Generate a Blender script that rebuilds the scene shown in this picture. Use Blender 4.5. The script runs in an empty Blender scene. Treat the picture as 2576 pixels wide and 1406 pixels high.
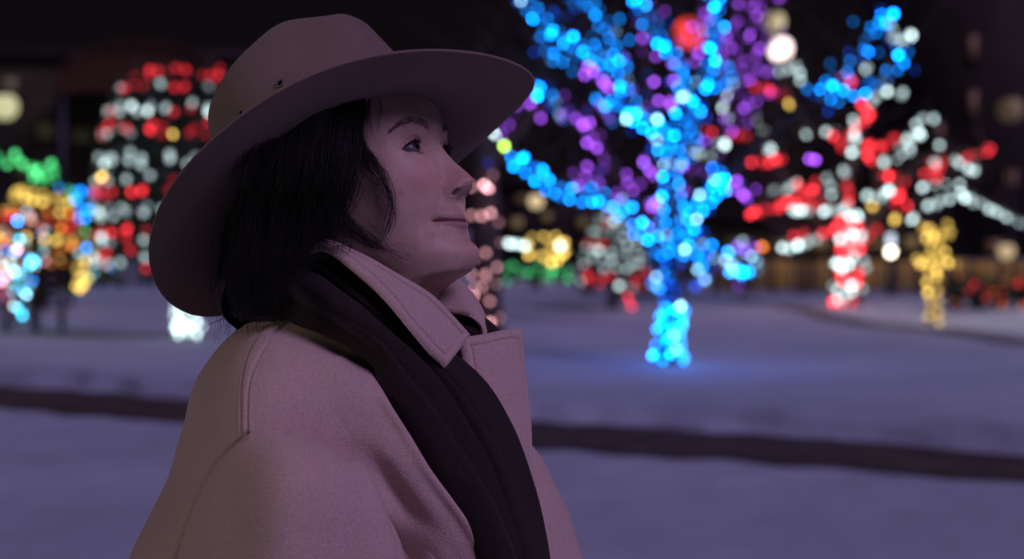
import bpy, math, random
import numpy as np
from mathutils import Vector, Matrix, noise as mnoise
from mathutils.bvhtree import BVHTree

random.seed(7); RNG = np.random.default_rng(7)
SC = bpy.context.scene
COL = SC.collection
rad = math.radians

# ------------------------------------------------------------------ camera
CAM_D, CAM_H, UNIT, HORIZON = 1.6459, 1.50, 0.000354, 560      # camera distance to the person, height, metres per unit at the person
cam_data = bpy.data.cameras.new('camera'); cam = bpy.data.objects.new('camera', cam_data); COL.objects.link(cam)
cam.location = (0, -CAM_D, CAM_H); cam.rotation_euler = (rad(90), 0, 0)
cam_data.shift_y = -(703 - HORIZON) / 2575
cam_data.lens = 65; cam_data.sensor_width = 36; cam_data.clip_end = 600; cam_data.clip_start = 0.05
cam_data.dof.use_dof = True; cam_data.dof.focus_distance = CAM_D - 0.075
cam_data.dof.aperture_fstop = 5.1
SC.camera = cam

# ------------------------------------------------------------------ sky and the broad glow of the festival lights
world = bpy.data.worlds.new('World'); SC.world = world; world.use_nodes = True
wn = world.node_tree; bg = wn.nodes['Background']
sky = wn.nodes.new('ShaderNodeTexSky'); sky.sky_type = 'NISHITA'; sky.sun_disc = False
sky.sun_elevation = rad(-9); sky.sun_rotation = rad(52)
wmix = wn.nodes.new('ShaderNodeMix'); wmix.data_type = 'RGBA'; wmix.blend_type = 'ADD'
wmix.inputs[0].default_value = 1.0
wn.links.new(sky.outputs[0], wmix.inputs[6]); wmix.inputs[7].default_value = (0.085, 0.06, 0.085, 1)
wn.links.new(wmix.outputs[2], bg.inputs[0]); bg.inputs[1].default_value = 0.05

sun_data = bpy.data.lights.new('sun', 'SUN'); sun = bpy.data.objects.new('sun', sun_data); COL.objects.link(sun)
SUN_FROM = Vector((0.76, -0.66, 0.80))
sun.rotation_euler = SUN_FROM.to_track_quat('Z', 'Y').to_euler()
sun_data.energy = 1.5; sun_data.angle = rad(22); sun_data.color = (0.66, 0.485, 1.0)

SC.view_settings.view_transform = 'Standard'; SC.view_settings.look = 'None'
SC.view_settings.exposure = 0.0; SC.view_settings.gamma = 1.0
SC.render.engine = 'CYCLES'
cy = SC.cycles
cy.use_adaptive_sampling = False; cy.use_denoising = True
cy.sample_clamp_indirect = 3.0; cy.max_bounces = 6; cy.diffuse_bounces = 3; cy.glossy_bounces = 2
cy.transmission_bounces = 2; cy.caustics_reflective = False; cy.caustics_refractive = False

# ------------------------------------------------------------------ helpers
def P(px, py, Y=0.0):
    k = UNIT * (CAM_D + Y) / CAM_D
    return np.array([(px - 1287.5) * k, Y, CAM_H - (py - HORIZON) * k])

def sstep(a, b, x):
    t = np.clip((x - a) / (b - a), 0, 1); return t * t * (3 - 2 * t)

def cr(ctrl, t, closed=False):
    """Catmull-Rom through ctrl (n, ...) at t in [0, n-1] (or [0, n) when closed)."""
    c = np.asarray(ctrl, float); n = len(c); t = np.asarray(t, float)
    if closed:
        i = np.floor(t).astype(int); f = t - i; i %= n
        g = lambda k: c[(i + k) % n]
        p0, p1, p2, p3 = g(-1), g(0), g(1), g(2)
    else:
        i = np.clip(np.floor(t).astype(int), 0, n - 2); f = t - i
        p1, p2 = c[i], c[i + 1]
        p0 = np.where((i > 0).reshape(-1, *[1] * (c.ndim - 1)), c[np.maximum(i - 1, 0)], 2 * p1 - p2)
        p3 = np.where((i < n - 2).reshape(-1, *[1] * (c.ndim - 1)), c[np.minimum(i + 2, n - 1)], 2 * p2 - p1)
    f = f.reshape(-1, *[1] * (c.ndim - 1))
    return 0.5 * (2 * p1 + (p2 - p0) * f + (2 * p0 - 5 * p1 + 4 * p2 - p3) * f ** 2 + (3 * p1 - p0 - 3 * p2 + p3) * f ** 3)

def surf(ctrl, nr, nc, closed=False):
    """dense grid (nr, nc, 3) from a control grid, columns optionally closed."""
    c = np.asarray(ctrl, float)
    a = cr(c, np.linspace(0, len(c) - 1, nr))
    m = c.shape[1]
    u = np.linspace(0, m, nc, endpoint=False) if closed else np.linspace(0, m - 1, nc)
    return cr(np.swapaxes(a, 0, 1), u, closed).swapaxes(0, 1)

def normals(G, closed=False):
    if closed: du = np.roll(G, -1, 1) - np.roll(G, 1, 1)
    else: du = np.gradient(G, axis=1)
    dv = np.gradient(G, axis=0)
    n = np.cross(du, dv); n /= np.linalg.norm(n, axis=2, keepdims=True) + 1e-12
    return n

def vnoise(G, scale, seed=0.0):
    f = G.reshape(-1, 3) * scale
    return np.array([mnoise.noise((a + seed, b, c)) for a, b, c in f.tolist()]).reshape(G.shape[:-1])

def mesh_np(name, V, F, smooth=True):
    """V (n,3), F (m,3|4) arrays -> mesh"""
    me = bpy.data.meshes.new(name); V = np.ascontiguousarray(V, dtype=np.float32); F = np.ascontiguousarray(F, dtype=np.int32)
    k = F.shape[1]
    me.vertices.add(len(V)); me.vertices.foreach_set('co', V.ravel())
    me.loops.add(F.size); me.loops.foreach_set('vertex_index', F.ravel())
    me.polygons.add(len(F)); me.polygons.foreach_set('loop_start', np.arange(0, F.size, k, dtype=np.int32))
    me.update(calc_edges=True); me.validate()
    if smooth: me.polygons.foreach_set('use_smooth', np.ones(len(me.polygons), dtype=bool))
    return me

def grid_faces(nr, nc, closed=False, off=0, flip=False):
    r = np.arange(nr - 1)[:, None]; m = nc if closed else nc - 1
    c = np.arange(m)[None, :]; c2 = (c + 1) % nc
    f = np.stack([r * nc + c, r * nc + c2, (r + 1) * nc + c2, (r + 1) * nc + c], -1).reshape(-1, 4) + off
    return f[:, ::-1] if flip else f

def tubes(paths, radii, sides=3):
    """list of (n,3) paths and (n,) radii -> V, F of thin closed tubes"""
    Vs, Fs, off = [], [], 0
    for p, r in zip(paths, radii):
        p = np.asarray(p, float); n = len(p); r = np.broadcast_to(np.asarray(r, float), (n,))
        t = np.gradient(p, axis=0); t /= np.linalg.norm(t, axis=1, keepdims=True) + 1e-12
        up = np.tile(np.array([0.31, 0.42, 0.85]), (n, 1))
        a = np.cross(t, up); a /= np.linalg.norm(a, axis=1, keepdims=True) + 1e-9; b = np.cross(t, a)
        th = np.arange(sides) * 2 * np.pi / sides
        ring = p[:, None] + r[:, None, None] * (np.cos(th)[None, :, None] * a[:, None] + np.sin(th)[None, :, None] * b[:, None])
        Vs.append(ring.reshape(-1, 3)); Fs.append(grid_faces(n, sides, True, off)); off += n * sides
    return np.concatenate(Vs), np.concatenate(Fs)

WORLD_OF = {}
def link(name, data, parent=None, loc=None, mat=None, label=None, cat=None, group=None, kind=None):
    o = bpy.data.objects.new(name, data); COL.objects.link(o)
    M = Matrix.Translation(Vector(loc)) if loc is not None else Matrix.Identity(4)
    if parent is not None:
        o.parent = parent; pm = WORLD_OF[parent.name]
        o.matrix_parent_inverse = pm.inverted()
    o.matrix_basis = M
    WORLD_OF[o.name] = M
    if mat is not None and data is not None and not data.materials:
        data.materials.append(mat)
    if label: o['label'] = label
    if cat: o['category'] = cat
    if group: o['group'] = group
    if kind: o['kind'] = kind
    return o

def nodes_of(m):
    m.use_nodes = True; nt = m.node_tree; return nt, nt.nodes['Principled BSDF']

def material(name, color, rough=0.7, var=0.0, scale=30.0, bump=0.0, bscale=200.0, bdist=0.002, sheen=0.0, spec=0.3, metal=0.0, color2=None, detail=4.0):
    m = bpy.data.materials.new(name); nt, b = nodes_of(m)
    b.inputs['Roughness'].default_value = rough; b.inputs['Metallic'].default_value = metal
    b.inputs['Specular IOR Level'].default_value = spec
    if sheen: b.inputs['Sheen Weight'].default_value = sheen; b.inputs['Sheen Roughness'].default_value = 0.5
    b.inputs['Base Color'].default_value = (*color, 1)
    tc = nt.nodes.new('ShaderNodeTexCoord')
    if var or color2:
        nz = nt.nodes.new('ShaderNodeTexNoise'); nz.inputs['Scale'].default_value = scale; nz.inputs['Detail'].default_value = detail
        nt.links.new(tc.outputs['Object'], nz.inputs['Vector'])
        rp = nt.nodes.new('ShaderNodeValToRGB')
        c2 = color2 or tuple(min(1, c * (1 + var)) for c in color)
        c1 = color if color2 else tuple(c * (1 - var) for c in color)
        rp.color_ramp.elements[0].position = 0.3; rp.color_ramp.elements[1].position = 0.7
        rp.color_ramp.elements[0].color = (*c1, 1); rp.color_ramp.elements[1].color = (*c2, 1)
        nt.links.new(nz.outputs['Fac'], rp.inputs[0]); nt.links.new(rp.outputs[0], b.inputs['Base Color'])
    if bump:
        n2 = nt.nodes.new('ShaderNodeTexNoise'); n2.inputs['Scale'].default_value = bscale; n2.inputs['Detail'].default_value = 5
        nt.links.new(tc.outputs['Object'], n2.inputs['Vector'])
        bp = nt.nodes.new('ShaderNodeBump'); bp.inputs['Strength'].default_value = bump; bp.inputs['Distance'].default_value = bdist
        nt.links.new(n2.outputs['Fac'], bp.inputs['Height']); nt.links.new(bp.outputs[0], b.inputs['Normal'])
    return m

def emitter(name, color, strength):
    m = bpy.data.materials.new(name); nt, b = nodes_of(m)
    b.inputs['Base Color'].default_value = (*[0.3 * c for c in color], 1)
    b.inputs['Emission Color'].default_value = (*color, 1); b.inputs['Emission Strength'].default_value = strength
    return m

# ------------------------------------------------------------------ the person
M_SKIN = bpy.data.materials.new('skin')
nt, b = nodes_of(M_SKIN)
b.inputs['Roughness'].default_value = 0.5; b.inputs['Specular IOR Level'].default_value = 0.28
b.inputs['Subsurface Weight'].default_value = 0.25; b.inputs['Subsurface Radius'].default_value = (1, 0.35, 0.2); b.inputs['Subsurface Scale'].default_value = 0.004
tc = nt.nodes.new('ShaderNodeTexCoord')
nz = nt.nodes.new('ShaderNodeTexNoise'); nz.inputs['Scale'].default_value = 70; nz.inputs['Detail'].default_value = 8; nz.inputs['Roughness'].default_value = 0.65
nt.links.new(tc.outputs['Object'], nz.inputs['Vector'])
rp = nt.nodes.new('ShaderNodeValToRGB'); rp.color_ramp.elements[0].position = .35; rp.color_ramp.elements[1].position = .7
rp.color_ramp.elements[0].color = (0.455, 0.285, 0.222, 1); rp.color_ramp.elements[1].color = (0.57, 0.372, 0.298, 1)
nt.links.new(nz.outputs['Fac'], rp.inputs[0])
at = nt.nodes.new('ShaderNodeAttribute'); at.attribute_name = 'lip'
mx = nt.nodes.new('ShaderNodeMix'); mx.data_type = 'RGBA'; mx.inputs[7].default_value = (0.39, 0.205, 0.205, 1)
nt.links.new(at.outputs['Fac'], mx.inputs[0]); nt.links.new(rp.outputs[0], mx.inputs[6])
at2 = nt.nodes.new('ShaderNodeAttribute'); at2.attribute_name = 'flush'
mx2 = nt.nodes.new('ShaderNodeMix'); mx2.data_type = 'RGBA'; mx2.inputs[7].default_value = (0.54, 0.255, 0.215, 1)
nt.links.new(at2.outputs['Fac'], mx2.inputs[0]); nt.links.new(mx.outputs[2], mx2.inputs[6]); nt.links.new(mx2.outputs[2], b.inputs['Base Color'])
n2 = nt.nodes.new('ShaderNodeTexNoise'); n2.inputs['Scale'].default_value = 480; n2.inputs['Detail'].default_value = 3
nt.links.new(tc.outputs['Object'], n2.inputs['Vector'])
bp = nt.nodes.new('ShaderNodeBump'); bp.inputs['Strength'].default_value = 0.22; bp.inputs['Distance'].default_value = 0.0009
nt.links.new(n2.outputs['Fac'], bp.inputs['Height']); nt.links.new(bp.outputs[0], b.inputs['Normal'])

M_HAIR = material('black_hair', (0.0055, 0.004, 0.0038), rough=0.45, spec=0.2)
M_BROW = material('brow_hair', (0.09, 0.055, 0.048), rough=0.8)
M_COAT = material('wool_coat', (0.50, 0.345, 0.30), rough=0.95, var=0.11, scale=420, bump=0.5, bscale=620, bdist=0.0018, sheen=0.15, spec=0.1, detail=6)
M_SCARF = material('dark_scarf', (0.024, 0.0155, 0.0155), rough=0.95, var=0.25, scale=500, bump=0.4, bscale=900, bdist=0.001, sheen=0.12, spec=0.08)
M_HAT = material('felt_hat', (0.185, 0.125, 0.105), rough=0.95, var=0.07, scale=420, bump=0.4, bscale=700, bdist=0.0009, sheen=0.12, spec=0.1)
M_METAL = material('eyelet_metal', (0.16, 0.12, 0.11), rough=0.55, metal=.4)
M_BLACK = material('eyelet_hole', (0.004, 0.004, 0.004), rough=1, spec=0)
M_SCLERA = material('sclera', (0.10, 0.085, 0.095), rough=0.2, var=.05, scale=300, spec=0.12)
M_IRIS = material('iris', (0.018, 0.009, 0.006), rough=0.06, var=.3, scale=900, spec=0.55)
M_PUPIL = material('pupil', (0.002, 0.002, 0.002), rough=0.04, spec=0.55)
for mm_ in (M_IRIS, M_PUPIL):
    mm_.node_tree.nodes['Principled BSDF'].inputs['Coat Weight'].default_value = 1.0; mm_.node_tree.nodes['Principled BSDF'].inputs['Coat Roughness'].default_value = 0.02
M_TROUSER = material('dark_trousers', (0.02, 0.018, 0.024), rough=0.9, var=.2, scale=200, bump=.3)

def rot(yaw, pitch, roll):
    c, s = math.cos, math.sin
    Rz = np.array([[c(yaw), s(yaw), 0], [-s(yaw), c(yaw), 0], [0, 0, 1]])
    Ry = np.array([[c(pitch), 0, -s(pitch)], [0, 1, 0], [s(pitch), 0, c(pitch)]])
    Rx = np.array([[1, 0, 0], [0, c(roll), -s(roll)], [0, s(roll), c(roll)]])
    return Rz @ Ry @ Rx

person = link('person', None, loc=(-0.13, 0, 0), label='woman in a wide-brimmed felt hat, beige wool coat and dark scarf, looking up', cat='person')

HR = rot(rad(22.7), rad(20.4), rad(-2.5)); HO = np.array([-0.1365, -0.0006, 1.5272])
def head_w(p): return (np.asarray(p) / 1000.0) @ HR.T + HO

# guide rows, millimetres in the head's own frame: front x,z / side x,halfwidth,z / back x,z / squareness
HG = np.array([
 (5, 128, 0, 3, 128, -5, 128, 2.0), (45, 119, 0, 45, 116, -50, 112, 2.1), (74, 94, 5, 64, 92, -84, 86, 2.2),
 (87, 64, 8, 71, 63, -97, 52, 2.3), (91, 36, 10, 73, 36, -100, 22, 2.3), (87.5, 18, 12, 73, 15, -98, 6, 2.4),
 (86, -4, 14, 71.5, -8, -92, -15, 2.4), (86, -24, 16, 69, -28, -82, -40, 2.35), (86, -40, 18, 65.5, -45, -70, -60, 2.2),
 (84.2, -56, 20, 61.5, -58, -62, -75, 2.05), (85, -72, 22, 57, -71, -58, -90, 1.95), (88.5, -88, 24, 51, -82, -56, -105, 1.85),
 (80, -101, 22, 46, -91, -55, -120, 1.85), (62, -103, 14, 46, -99, -56, -135, 1.9), (40, -107, 0, 49, -113, -60, -150, 2),
 (26, -128, -14, 52, -135, -66, -170, 2), (20, -160, -22, 56, -165, -75, -200, 2), (5, -200, -40, 66, -205, -90, -230, 2),
 (-25, -240, -65, 85, -240, -110, -260, 2), (-70, -320, -115, 110, -320, -160, -330, 2.2), (-130, -450, -170, 100, -450, -215, -455, 2.2)], float)

def build_head():
    wts = np.interp(np.linspace(0, len(HG) - 1, 2000), [0, 2, 3, 4, 7, 9, 12, 13, 15, 20], [3, 5, 10, 36, 42, 34, 30, 16, 6, 5])
    wts = wts * np.interp(np.linspace(0, len(HG) - 1, 2000), [7, 7.3, 8.1, 8.4], [1, 1.9, 1.9, 1])
    cum = np.concatenate([[0], np.cumsum(wts)]); cum /= cum[-1]
    nr, nc = 400, 430
    v = np.interp(np.linspace(0, 1, nr), cum, np.linspace(0, len(HG) - 1, 2001))
    g = cr(HG, v)
    s = np.linspace(-1, 1, nc, endpoint=False)
    th = np.interp(s, [-1, -.84, 0, .84, 1], [-math.pi, -rad(86), 0, rad(86), math.pi])
    c, sn = np.cos(th)[None], np.sin(th)[None]
    e = 2.0 / g[:, 7:8]
    ca = np.abs(c) ** e; sa = np.abs(sn) ** e * np.sign(sn)
    fx, fz, sx, w, sz, bx, bz = [g[:, i:i + 1] for i in range(7)]
    front = c > 0
    x = np.where(front, sx + (fx - sx) * ca, sx + (bx - sx) * ca)
    z = np.where(front, sz + (fz - sz) * ca, sz + (bz - sz) * ca)
    y = w * sa
    m = sstep(0.05, 0.35, np.where(front, c, 0) + 0 * g[:, :1])
    ay = np.abs(y)
    def G(yc, sy, zc, sz_): return np.exp(-((ay - yc) / sy) ** 2 - ((z - zc) / sz_) ** 2)
    d = np.zeros_like(x)
    # muzzle, cheeks, chin, brow, temples
    d += 3.4 * np.exp(-(y / 16) ** 2) * np.exp(-((z + 54) / 14) ** 2)
    d += 5.4 * G(36, 15, -17, 14) + 1.5 * G(30, 12, -38, 14)
    d += 3.5 * np.exp(-(y / 16) ** 2) * np.exp(-((z + 90) / 10) ** 2)
    d += -3.2 * np.exp(-(y / 17) ** 2) * np.exp(-((z + 73) / 5.0) ** 2)
    d += 1.3 * G(28, 17, 27, 8)
    d += -4.5 * G(29, 16, 10, 10) - 4.0 * G(15, 6.5, 10, 9)
    # nasolabial fold and a soft smile line
    tfold = np.clip((-29 - z) / 30, 0, 1); yf = 19.5 + 13 * tfold
    d += -1.2 * np.exp(-((ay - yf) / 3.4) ** 2) * sstep(-66, -56, z) * sstep(-24, -32, z)
    tf2 = np.clip((-50 - z) / 22, 0, 1)
    d += -1.7 * np.exp(-((ay - (39 + 3 * tf2)) / 3.6) ** 2) * np.exp(-((z + 58) / 10) ** 2)
    # nose
    zs = np.array([-43, -40.5, -38.5, -36, -33, -30.5, -27.5, -23, -16.5, -8, 0, 8, 15, 21])
    nh = np.interp(z, zs, [0, 1.6, 5.5, 13.0, 19.2, 21.6, 21.8, 19.6, 15.8, 10.4, 6.4, 3.5, 1.2, 0])
    nw = np.interp(z, zs, [13, 13, 13, 13.2, 13.4, 13.4, 12.8, 11, 8.8, 7.6, 6.9, 6.6, 7, 7])
    d += nh * (0.82 * np.exp(-(ay / nw) ** 2.3) + 0.18 * np.exp(-(ay / (1.9 * nw)) ** 2))
    d += 6.0 * np.exp(-((ay - 14.0) / 4.6) ** 2 - ((z + 33.5) / 5.4) ** 2)
    d += -2.2 * np.exp(-((ay - 21.5) / 2.2) ** 2 - ((z + 31) / 6) ** 2)
    d += -2.6 * np.exp(-((ay - 14.5) / 4.2) ** 2 - ((z + 24) / 3) ** 2)
    nost = np.exp(-((ay - 10.8) / 3.9) ** 6 - ((z + 37.0 - (ay - 11) * .10) / 1.6) ** 4)
    d += -3 * nost; nz_up = 9.0 * nost
    # lips
    lat = np.clip(1 - (ay / 28.5) ** 2, 0, 1); lat2 = lat ** .8
    zl = -59.8 + 3.8 * (ay / 27) ** 2
    up = np.exp(-((z - zl - 3.3 + .06 * ay) / 2.5) ** 2) * lat2
    cup = 1 - .25 * np.exp(-(y / 3) ** 2) * sstep(-55, -51, z)
    lo = np.exp(-((z - zl + 3.8 - .05 * ay) / 3.0) ** 2) * lat2 * np.exp(-(ay / 21) ** 4)
    d += 1.6 * up * cup + 2.5 * lo
    d += -7.0 * np.exp(-((z - zl) / 0.95) ** 2) * sstep(29.5, 26.5, ay) * (0.6 + .45 * sstep(8, 24, ay))
    d += -4.2 * np.exp(-((ay - 29) / 4.5) ** 2 - ((z + 57.5) / 4.5) ** 2)
    d += -1.0 * np.exp(-(y / 2.6) ** 2) * np.exp(-((z + 45) / 5) ** 2)
    x = x + d * m; z0 = z; z = z + nz_up * m
    lip = np.clip(1.25 * sstep(0.0, 1.2, z - zl) * sstep(7.0 - 1.6 * (ay / 20), 5.0 - 1.6 * (ay / 20), z - zl) + 1.25 * sstep(0.6, -.6, z - zl) * sstep(-8.6, -6.2, z - zl - .1 * ay), 0, 1) * sstep(28, 25, ay) * m
    # eyes
    ex, ey, ez = EYE_C
    for sg in (-1, 1):
        yy = y * sg - ey; zz = z - ez; r2 = yy ** 2 + zz ** 2
        lidr = 13.0
        xl = ex + np.sqrt(np.maximum(lidr ** 2 - r2, 0)) - 30 * (r2 >= lidr ** 2)
        h = np.clip(0.5 + 0.5 * (xl - x) / 2.2, 0, 1)
        xm = x * (1 - h) + xl * h + 2.2 * h * (1 - h) * .5
        x = np.where((r2 < lidr ** 2) & front, xm, x)
        u = (y * sg - 17.5) / (45.5 - 17.5); uc = np.clip(u, 0, 1)
        zb, zu, zd = eye_lines(uc)
        inside = sstep(-.5, .5, zu - z) * sstep(-.5, .5, z - zd) * sstep(-.01, .03, u) * sstep(1.01, .97, u) * front
        x = x - 8.0 * inside
        # lid crease and lower lid fold
        arch = np.clip(4 * uc * (1 - uc), 0, 1) ** .5
        x = x - 1.5 * np.exp(-((z - zu - 3.2 * arch - .6) / .9) ** 2) * sstep(-.05, .15, u) * sstep(1.2, .9, u) * front
        x = x - .55 * np.exp(-((z - zd + 6.0) / 1.6) ** 2) * sstep(-.05, .2, u) * sstep(1.1, .75, u) * front
    Pm = np.stack([x, y, z], -1)
    return Pm, lip

EYE_C = (70.0, 31.0, 9.0)
def eye_lines(u):
    zb = 5.5 + 2.6 * u
    k = np.clip(4 * u * (1 - u), 0, 1)
    return zb, zb + 7.9 * np.clip(4 * u ** .72 * (1 - u ** .72), 0, 1) ** .8, zb - 3.0 * k ** .8

HP, HLIP = build_head()
HPW = head_w(HP)
hf = grid_faces(HPW.shape[0], HPW.shape[1], True)
me = mesh_np('body', HPW.reshape(-1, 3), hf)
_y, _z = np.abs(HP[..., 1]), HP[..., 2]
fl_ = .7 * np.exp(-((_y - 38) / 15) ** 2 - ((_z + 20) / 14) ** 2) + .6 * np.exp(-(_y / 14) ** 2 - ((_z + 27) / 9) ** 2) + .25 * np.exp(-(_y / 14) ** 2 - ((_z + 88) / 9) ** 2)
at_ = me.attributes.new('flush', 'FLOAT', 'POINT'); at_.data.foreach_set('value', (fl_ * (HP[..., 0] > 20)).ravel().astype(np.float32))
at_ = me.attributes.new('lip', 'FLOAT', 'POINT'); at_.data.foreach_set('value', HLIP.ravel().astype(np.float32))
body = link('body', me, person, mat=M_SKIN, label='bare face and neck with a faint smile')
HEAD_BVH = BVHTree.FromPolygons([tuple(p) for p in HPW.reshape(-1, 3).tolist()], [tuple(f) for f in hf.tolist()])
CAMP = Vector((0, -CAM_D, CAM_H))
def on_head(px, py, off=0.003):
    """point in front of the head's surface where the sight line through (px, py) meets it, else None"""
    d = (Vector(P(px, py, 0)) - CAMP).normalized()
    h = HEAD_BVH.ray_cast(CAMP, d)
    if h[0] is None: return None
    return np.array(h[0] - d * off)
HFX = HP[:, :, 0]; FRONT = np.where(HP[:, :, 0] > 30)
FY, FZ, FX = HP[FRONT][:, 1], HP[FRONT][:, 2], HP[FRONT][:, 0]
def face_x(y, z):
    d2 = (FY - y) ** 2 + (FZ - z) ** 2; i = np.argpartition(d2, 6)[:6]
    return FX[i].max()

# eyes: pole of each ball looks along the gaze
def build_eye(sg):
    c = np.array([EYE_C[0], sg * EYE_C[1], EYE_C[2]])
    gz = np.array([1.0, 0.10, 0.27]); gz /= np.linalg.norm(gz)
    a = np.cross(gz, [0, 0, 1]); a /= np.linalg.norm(a); bb = np.cross(gz, a)
    pol = np.concatenate([np.linspace(0.02, rad(32), 14), np.linspace(rad(36), rad(178), 24)])
    az = np.linspace(0, 2 * math.pi, 40, endpoint=False)
    r = 12.0 + 0.9 * np.exp(-(pol / rad(24)) ** 4)
    V = c + r[:, None, None] * (np.cos(pol)[:, None, None] * gz + np.sin(pol)[:, None, None] * (np.cos(az)[None, :, None] * a + np.sin(az)[None, :, None] * bb))
    F = grid_faces(len(pol), 40, True)
    me = mesh_np('eye', head_w(V.reshape(-1, 3)), F)
    for mm in (M_SCLERA, M_IRIS, M_PUPIL): me.materials.append(mm)
    pm = np.repeat(pol[:-1], 40); idx = np.where(pm < rad(11), 2, np.where(pm < rad(31), 1, 0)).astype(np.int32)
    me.polygons.foreach_set('material_index', idx)
    return link('eye', me, person)
eyes = [build_eye(-1), build_eye(1)]

# lashes and brows
def lash_paths(sg):
    paths, rr = [], []
    ex, ey, ez = EYE_C
    us = np.linspace(0.02, 0.99, 40); _, zu, _ = eye_lines(us); ys = 17.5 + 28 * us
    line = []
    for y_, z_ in zip(ys, zu + .3):
        line.append((ex + math.sqrt(max(13.35 ** 2 - (y_ - ey) ** 2 - (z_ - ez) ** 2, 4)), y_ * sg, z_))
    line = np.array(line); paths.append(line); rr.append(np.interp(us, [0, .2, .8, 1], [.25, .65, .75, .3]))
    for i in range(46):
        u = random.uniform(.08, .98); p0 = cr(line, np.array([u * 39]))[0]
        L = random.uniform(3.6, 6.0) * (0.75 + .3 * u)
        out = np.array([1.0, sg * (u - .42) * 1.2 + random.uniform(-.12, .12), 0.05]); out /= np.linalg.norm(out)
        t = np.linspace(0, 1, 7)[:, None]
        paths.append(p0 + out * L * t * (1 - .25 * t) + np.array([0, 0, 1.0]) * L * (0.75 * t ** 1.9) - np.array([0, 0, .12]) * L * t)
        rr.append(np.linspace(.2, .06, 7))
    _, _, zd = eye_lines(us)
    for i in range(26):
        u = random.uniform(.25, .97); y_ = 17.5 + 28 * u; z_ = float(np.interp(u, us, zd)) - .3
        p0 = np.array([ex + math.sqrt(max(13.2 ** 2 - (y_ - ey) ** 2 - (z_ - ez) ** 2, 4)), y_ * sg, z_]); t = np.linspace(0, 1, 5)[:, None]
        L = random.uniform(1.8, 3.2); out = np.array([.8, sg * (u - .4), -.5])
        paths.append(p0 + out * L * t); rr.append(np.linspace(.1, .04, 5))
    return [head_w(p) for p in paths], [r / 1000 for r in rr]
def brow_paths(sg):
    paths, rr = [], []
    cl = np.array([(13.5, 24.5), (22, 29.0), (33, 32.0), (43, 31.2), (53, 26.0)])
    for i in range(230):
        u = random.random() ** .9; p = cr(cl, np.array([u * 4]))[0]
        wdt = np.interp(u, [0, .2, .6, 1], [3.0, 3.6, 2.9, .8])
        y_, z_ = p[0] + random.uniform(-1, 1), p[1] + random.uniform(-1, 1) * wdt
        ang = np.interp(u, [0, .3, .7, 1], [1.15, .5, .1, -.45]) + random.uniform(-.25, .25)
        L = random.uniform(4.5, 7.5) * (1 if u < .8 else .7)
        q = []
        for t in np.linspace(0, 1, 5):
            yy, zz = y_ + L * t * math.cos(ang - .5 * t), z_ + L * t * math.sin(ang - .5 * t)
            q.append((face_x(yy * sg, zz) + .25 + .5 * t, yy * sg, zz))
        paths.append(np.array(q)); rr.append(np.array([.07, .09, .085, .06, .03]))
    return [head_w(p) for p in paths], [r / 1000 for r in rr]
for sg in (-1, 1):
    V, F = tubes(*lash_paths(sg)); link('eyelashes', mesh_np('eyelashes', V, F), person, mat=M_HAIR)
    V, F = tubes(*brow_paths(sg)); link('eyebrow', mesh_np('eyebrow', V, F), person, mat=M_BROW)

# ------------------------------------------------------------------ hat
QR = rot(0.4106, 0.6225, -0.190); QO = np.array([-0.1491, 0.0005, 1.5559])
def hat_w(p): return np.asarray(p) @ QR.T + QO
hat = link('hat', None, person, loc=tuple(QO), label='wide-brimmed taupe felt hat with a pinched crown')
CB = (0.095, -0.104, 0.083)      # crown base: front, back, half width
def ring_xy(ph, f, bk, w, n=2.1):
    c, s = np.cos(ph), np.sin(ph); e = 2 / n
    return np.where(c > 0, f, -bk) * np.abs(c) ** e * np.sign(c), w * np.abs(s) ** e * np.sign(s)
def build_brim():
    nph, ns = 260, 40
    ph = np.linspace(0, 2 * math.pi, nph, endpoint=False)
    c, s = np.cos(ph), np.sin(ph)
    ox = np.where(c > 0, .1821, .2034) * c; oy = .1705 * s
    oz = -.0065 * np.maximum(0, -s) ** 2 + .0181 * np.maximum(0, s) ** 2 - .0351 * np.maximum(0, c) ** 3 - .0266 * np.maximum(0, -c) ** 3
    ix, iy = ring_xy(ph, *CB)
    t = np.linspace(0, 1, ns)[:, None]
    X = ix + (ox - ix) * t; Y = iy + (oy - iy) * t
    sag = .010 * np.sin(math.pi * t)
    Z = oz * t ** 1.35 - sag * (0.6 + .4 * s ** 2) + .0016 * np.sin(3 * ph + 1) * t ** 2
    top = np.stack([X + 0 * Z, Y + 0 * Z, Z], -1)
    n = normals(top, True); n *= np.sign(n[..., 2:3].mean())
    th = .0026
    # rounded rim
    rim = [top + n * th / 2]
    a = rim[0][-1]; bto = (top - n * th / 2)
    e = np.stack([ox, oy, 0 * ox], -1); e /= np.linalg.norm(e, axis=1, keepdims=True)
    mid = [top[-1] + n[-1] * th / 2 * math.cos(k) + e * th / 2 * math.sin(k) for k in (rad(45), rad(90), rad(135))]
    G = np.concatenate([rim[0], np.array(mid), bto[::-1]], 0)
    return G
G = build_brim()
brim = link('brim', mesh_np('brim', hat_w(G.reshape(-1, 3)), grid_faces(G.shape[0], G.shape[1], True)), hat, mat=M_HAT)
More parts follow.
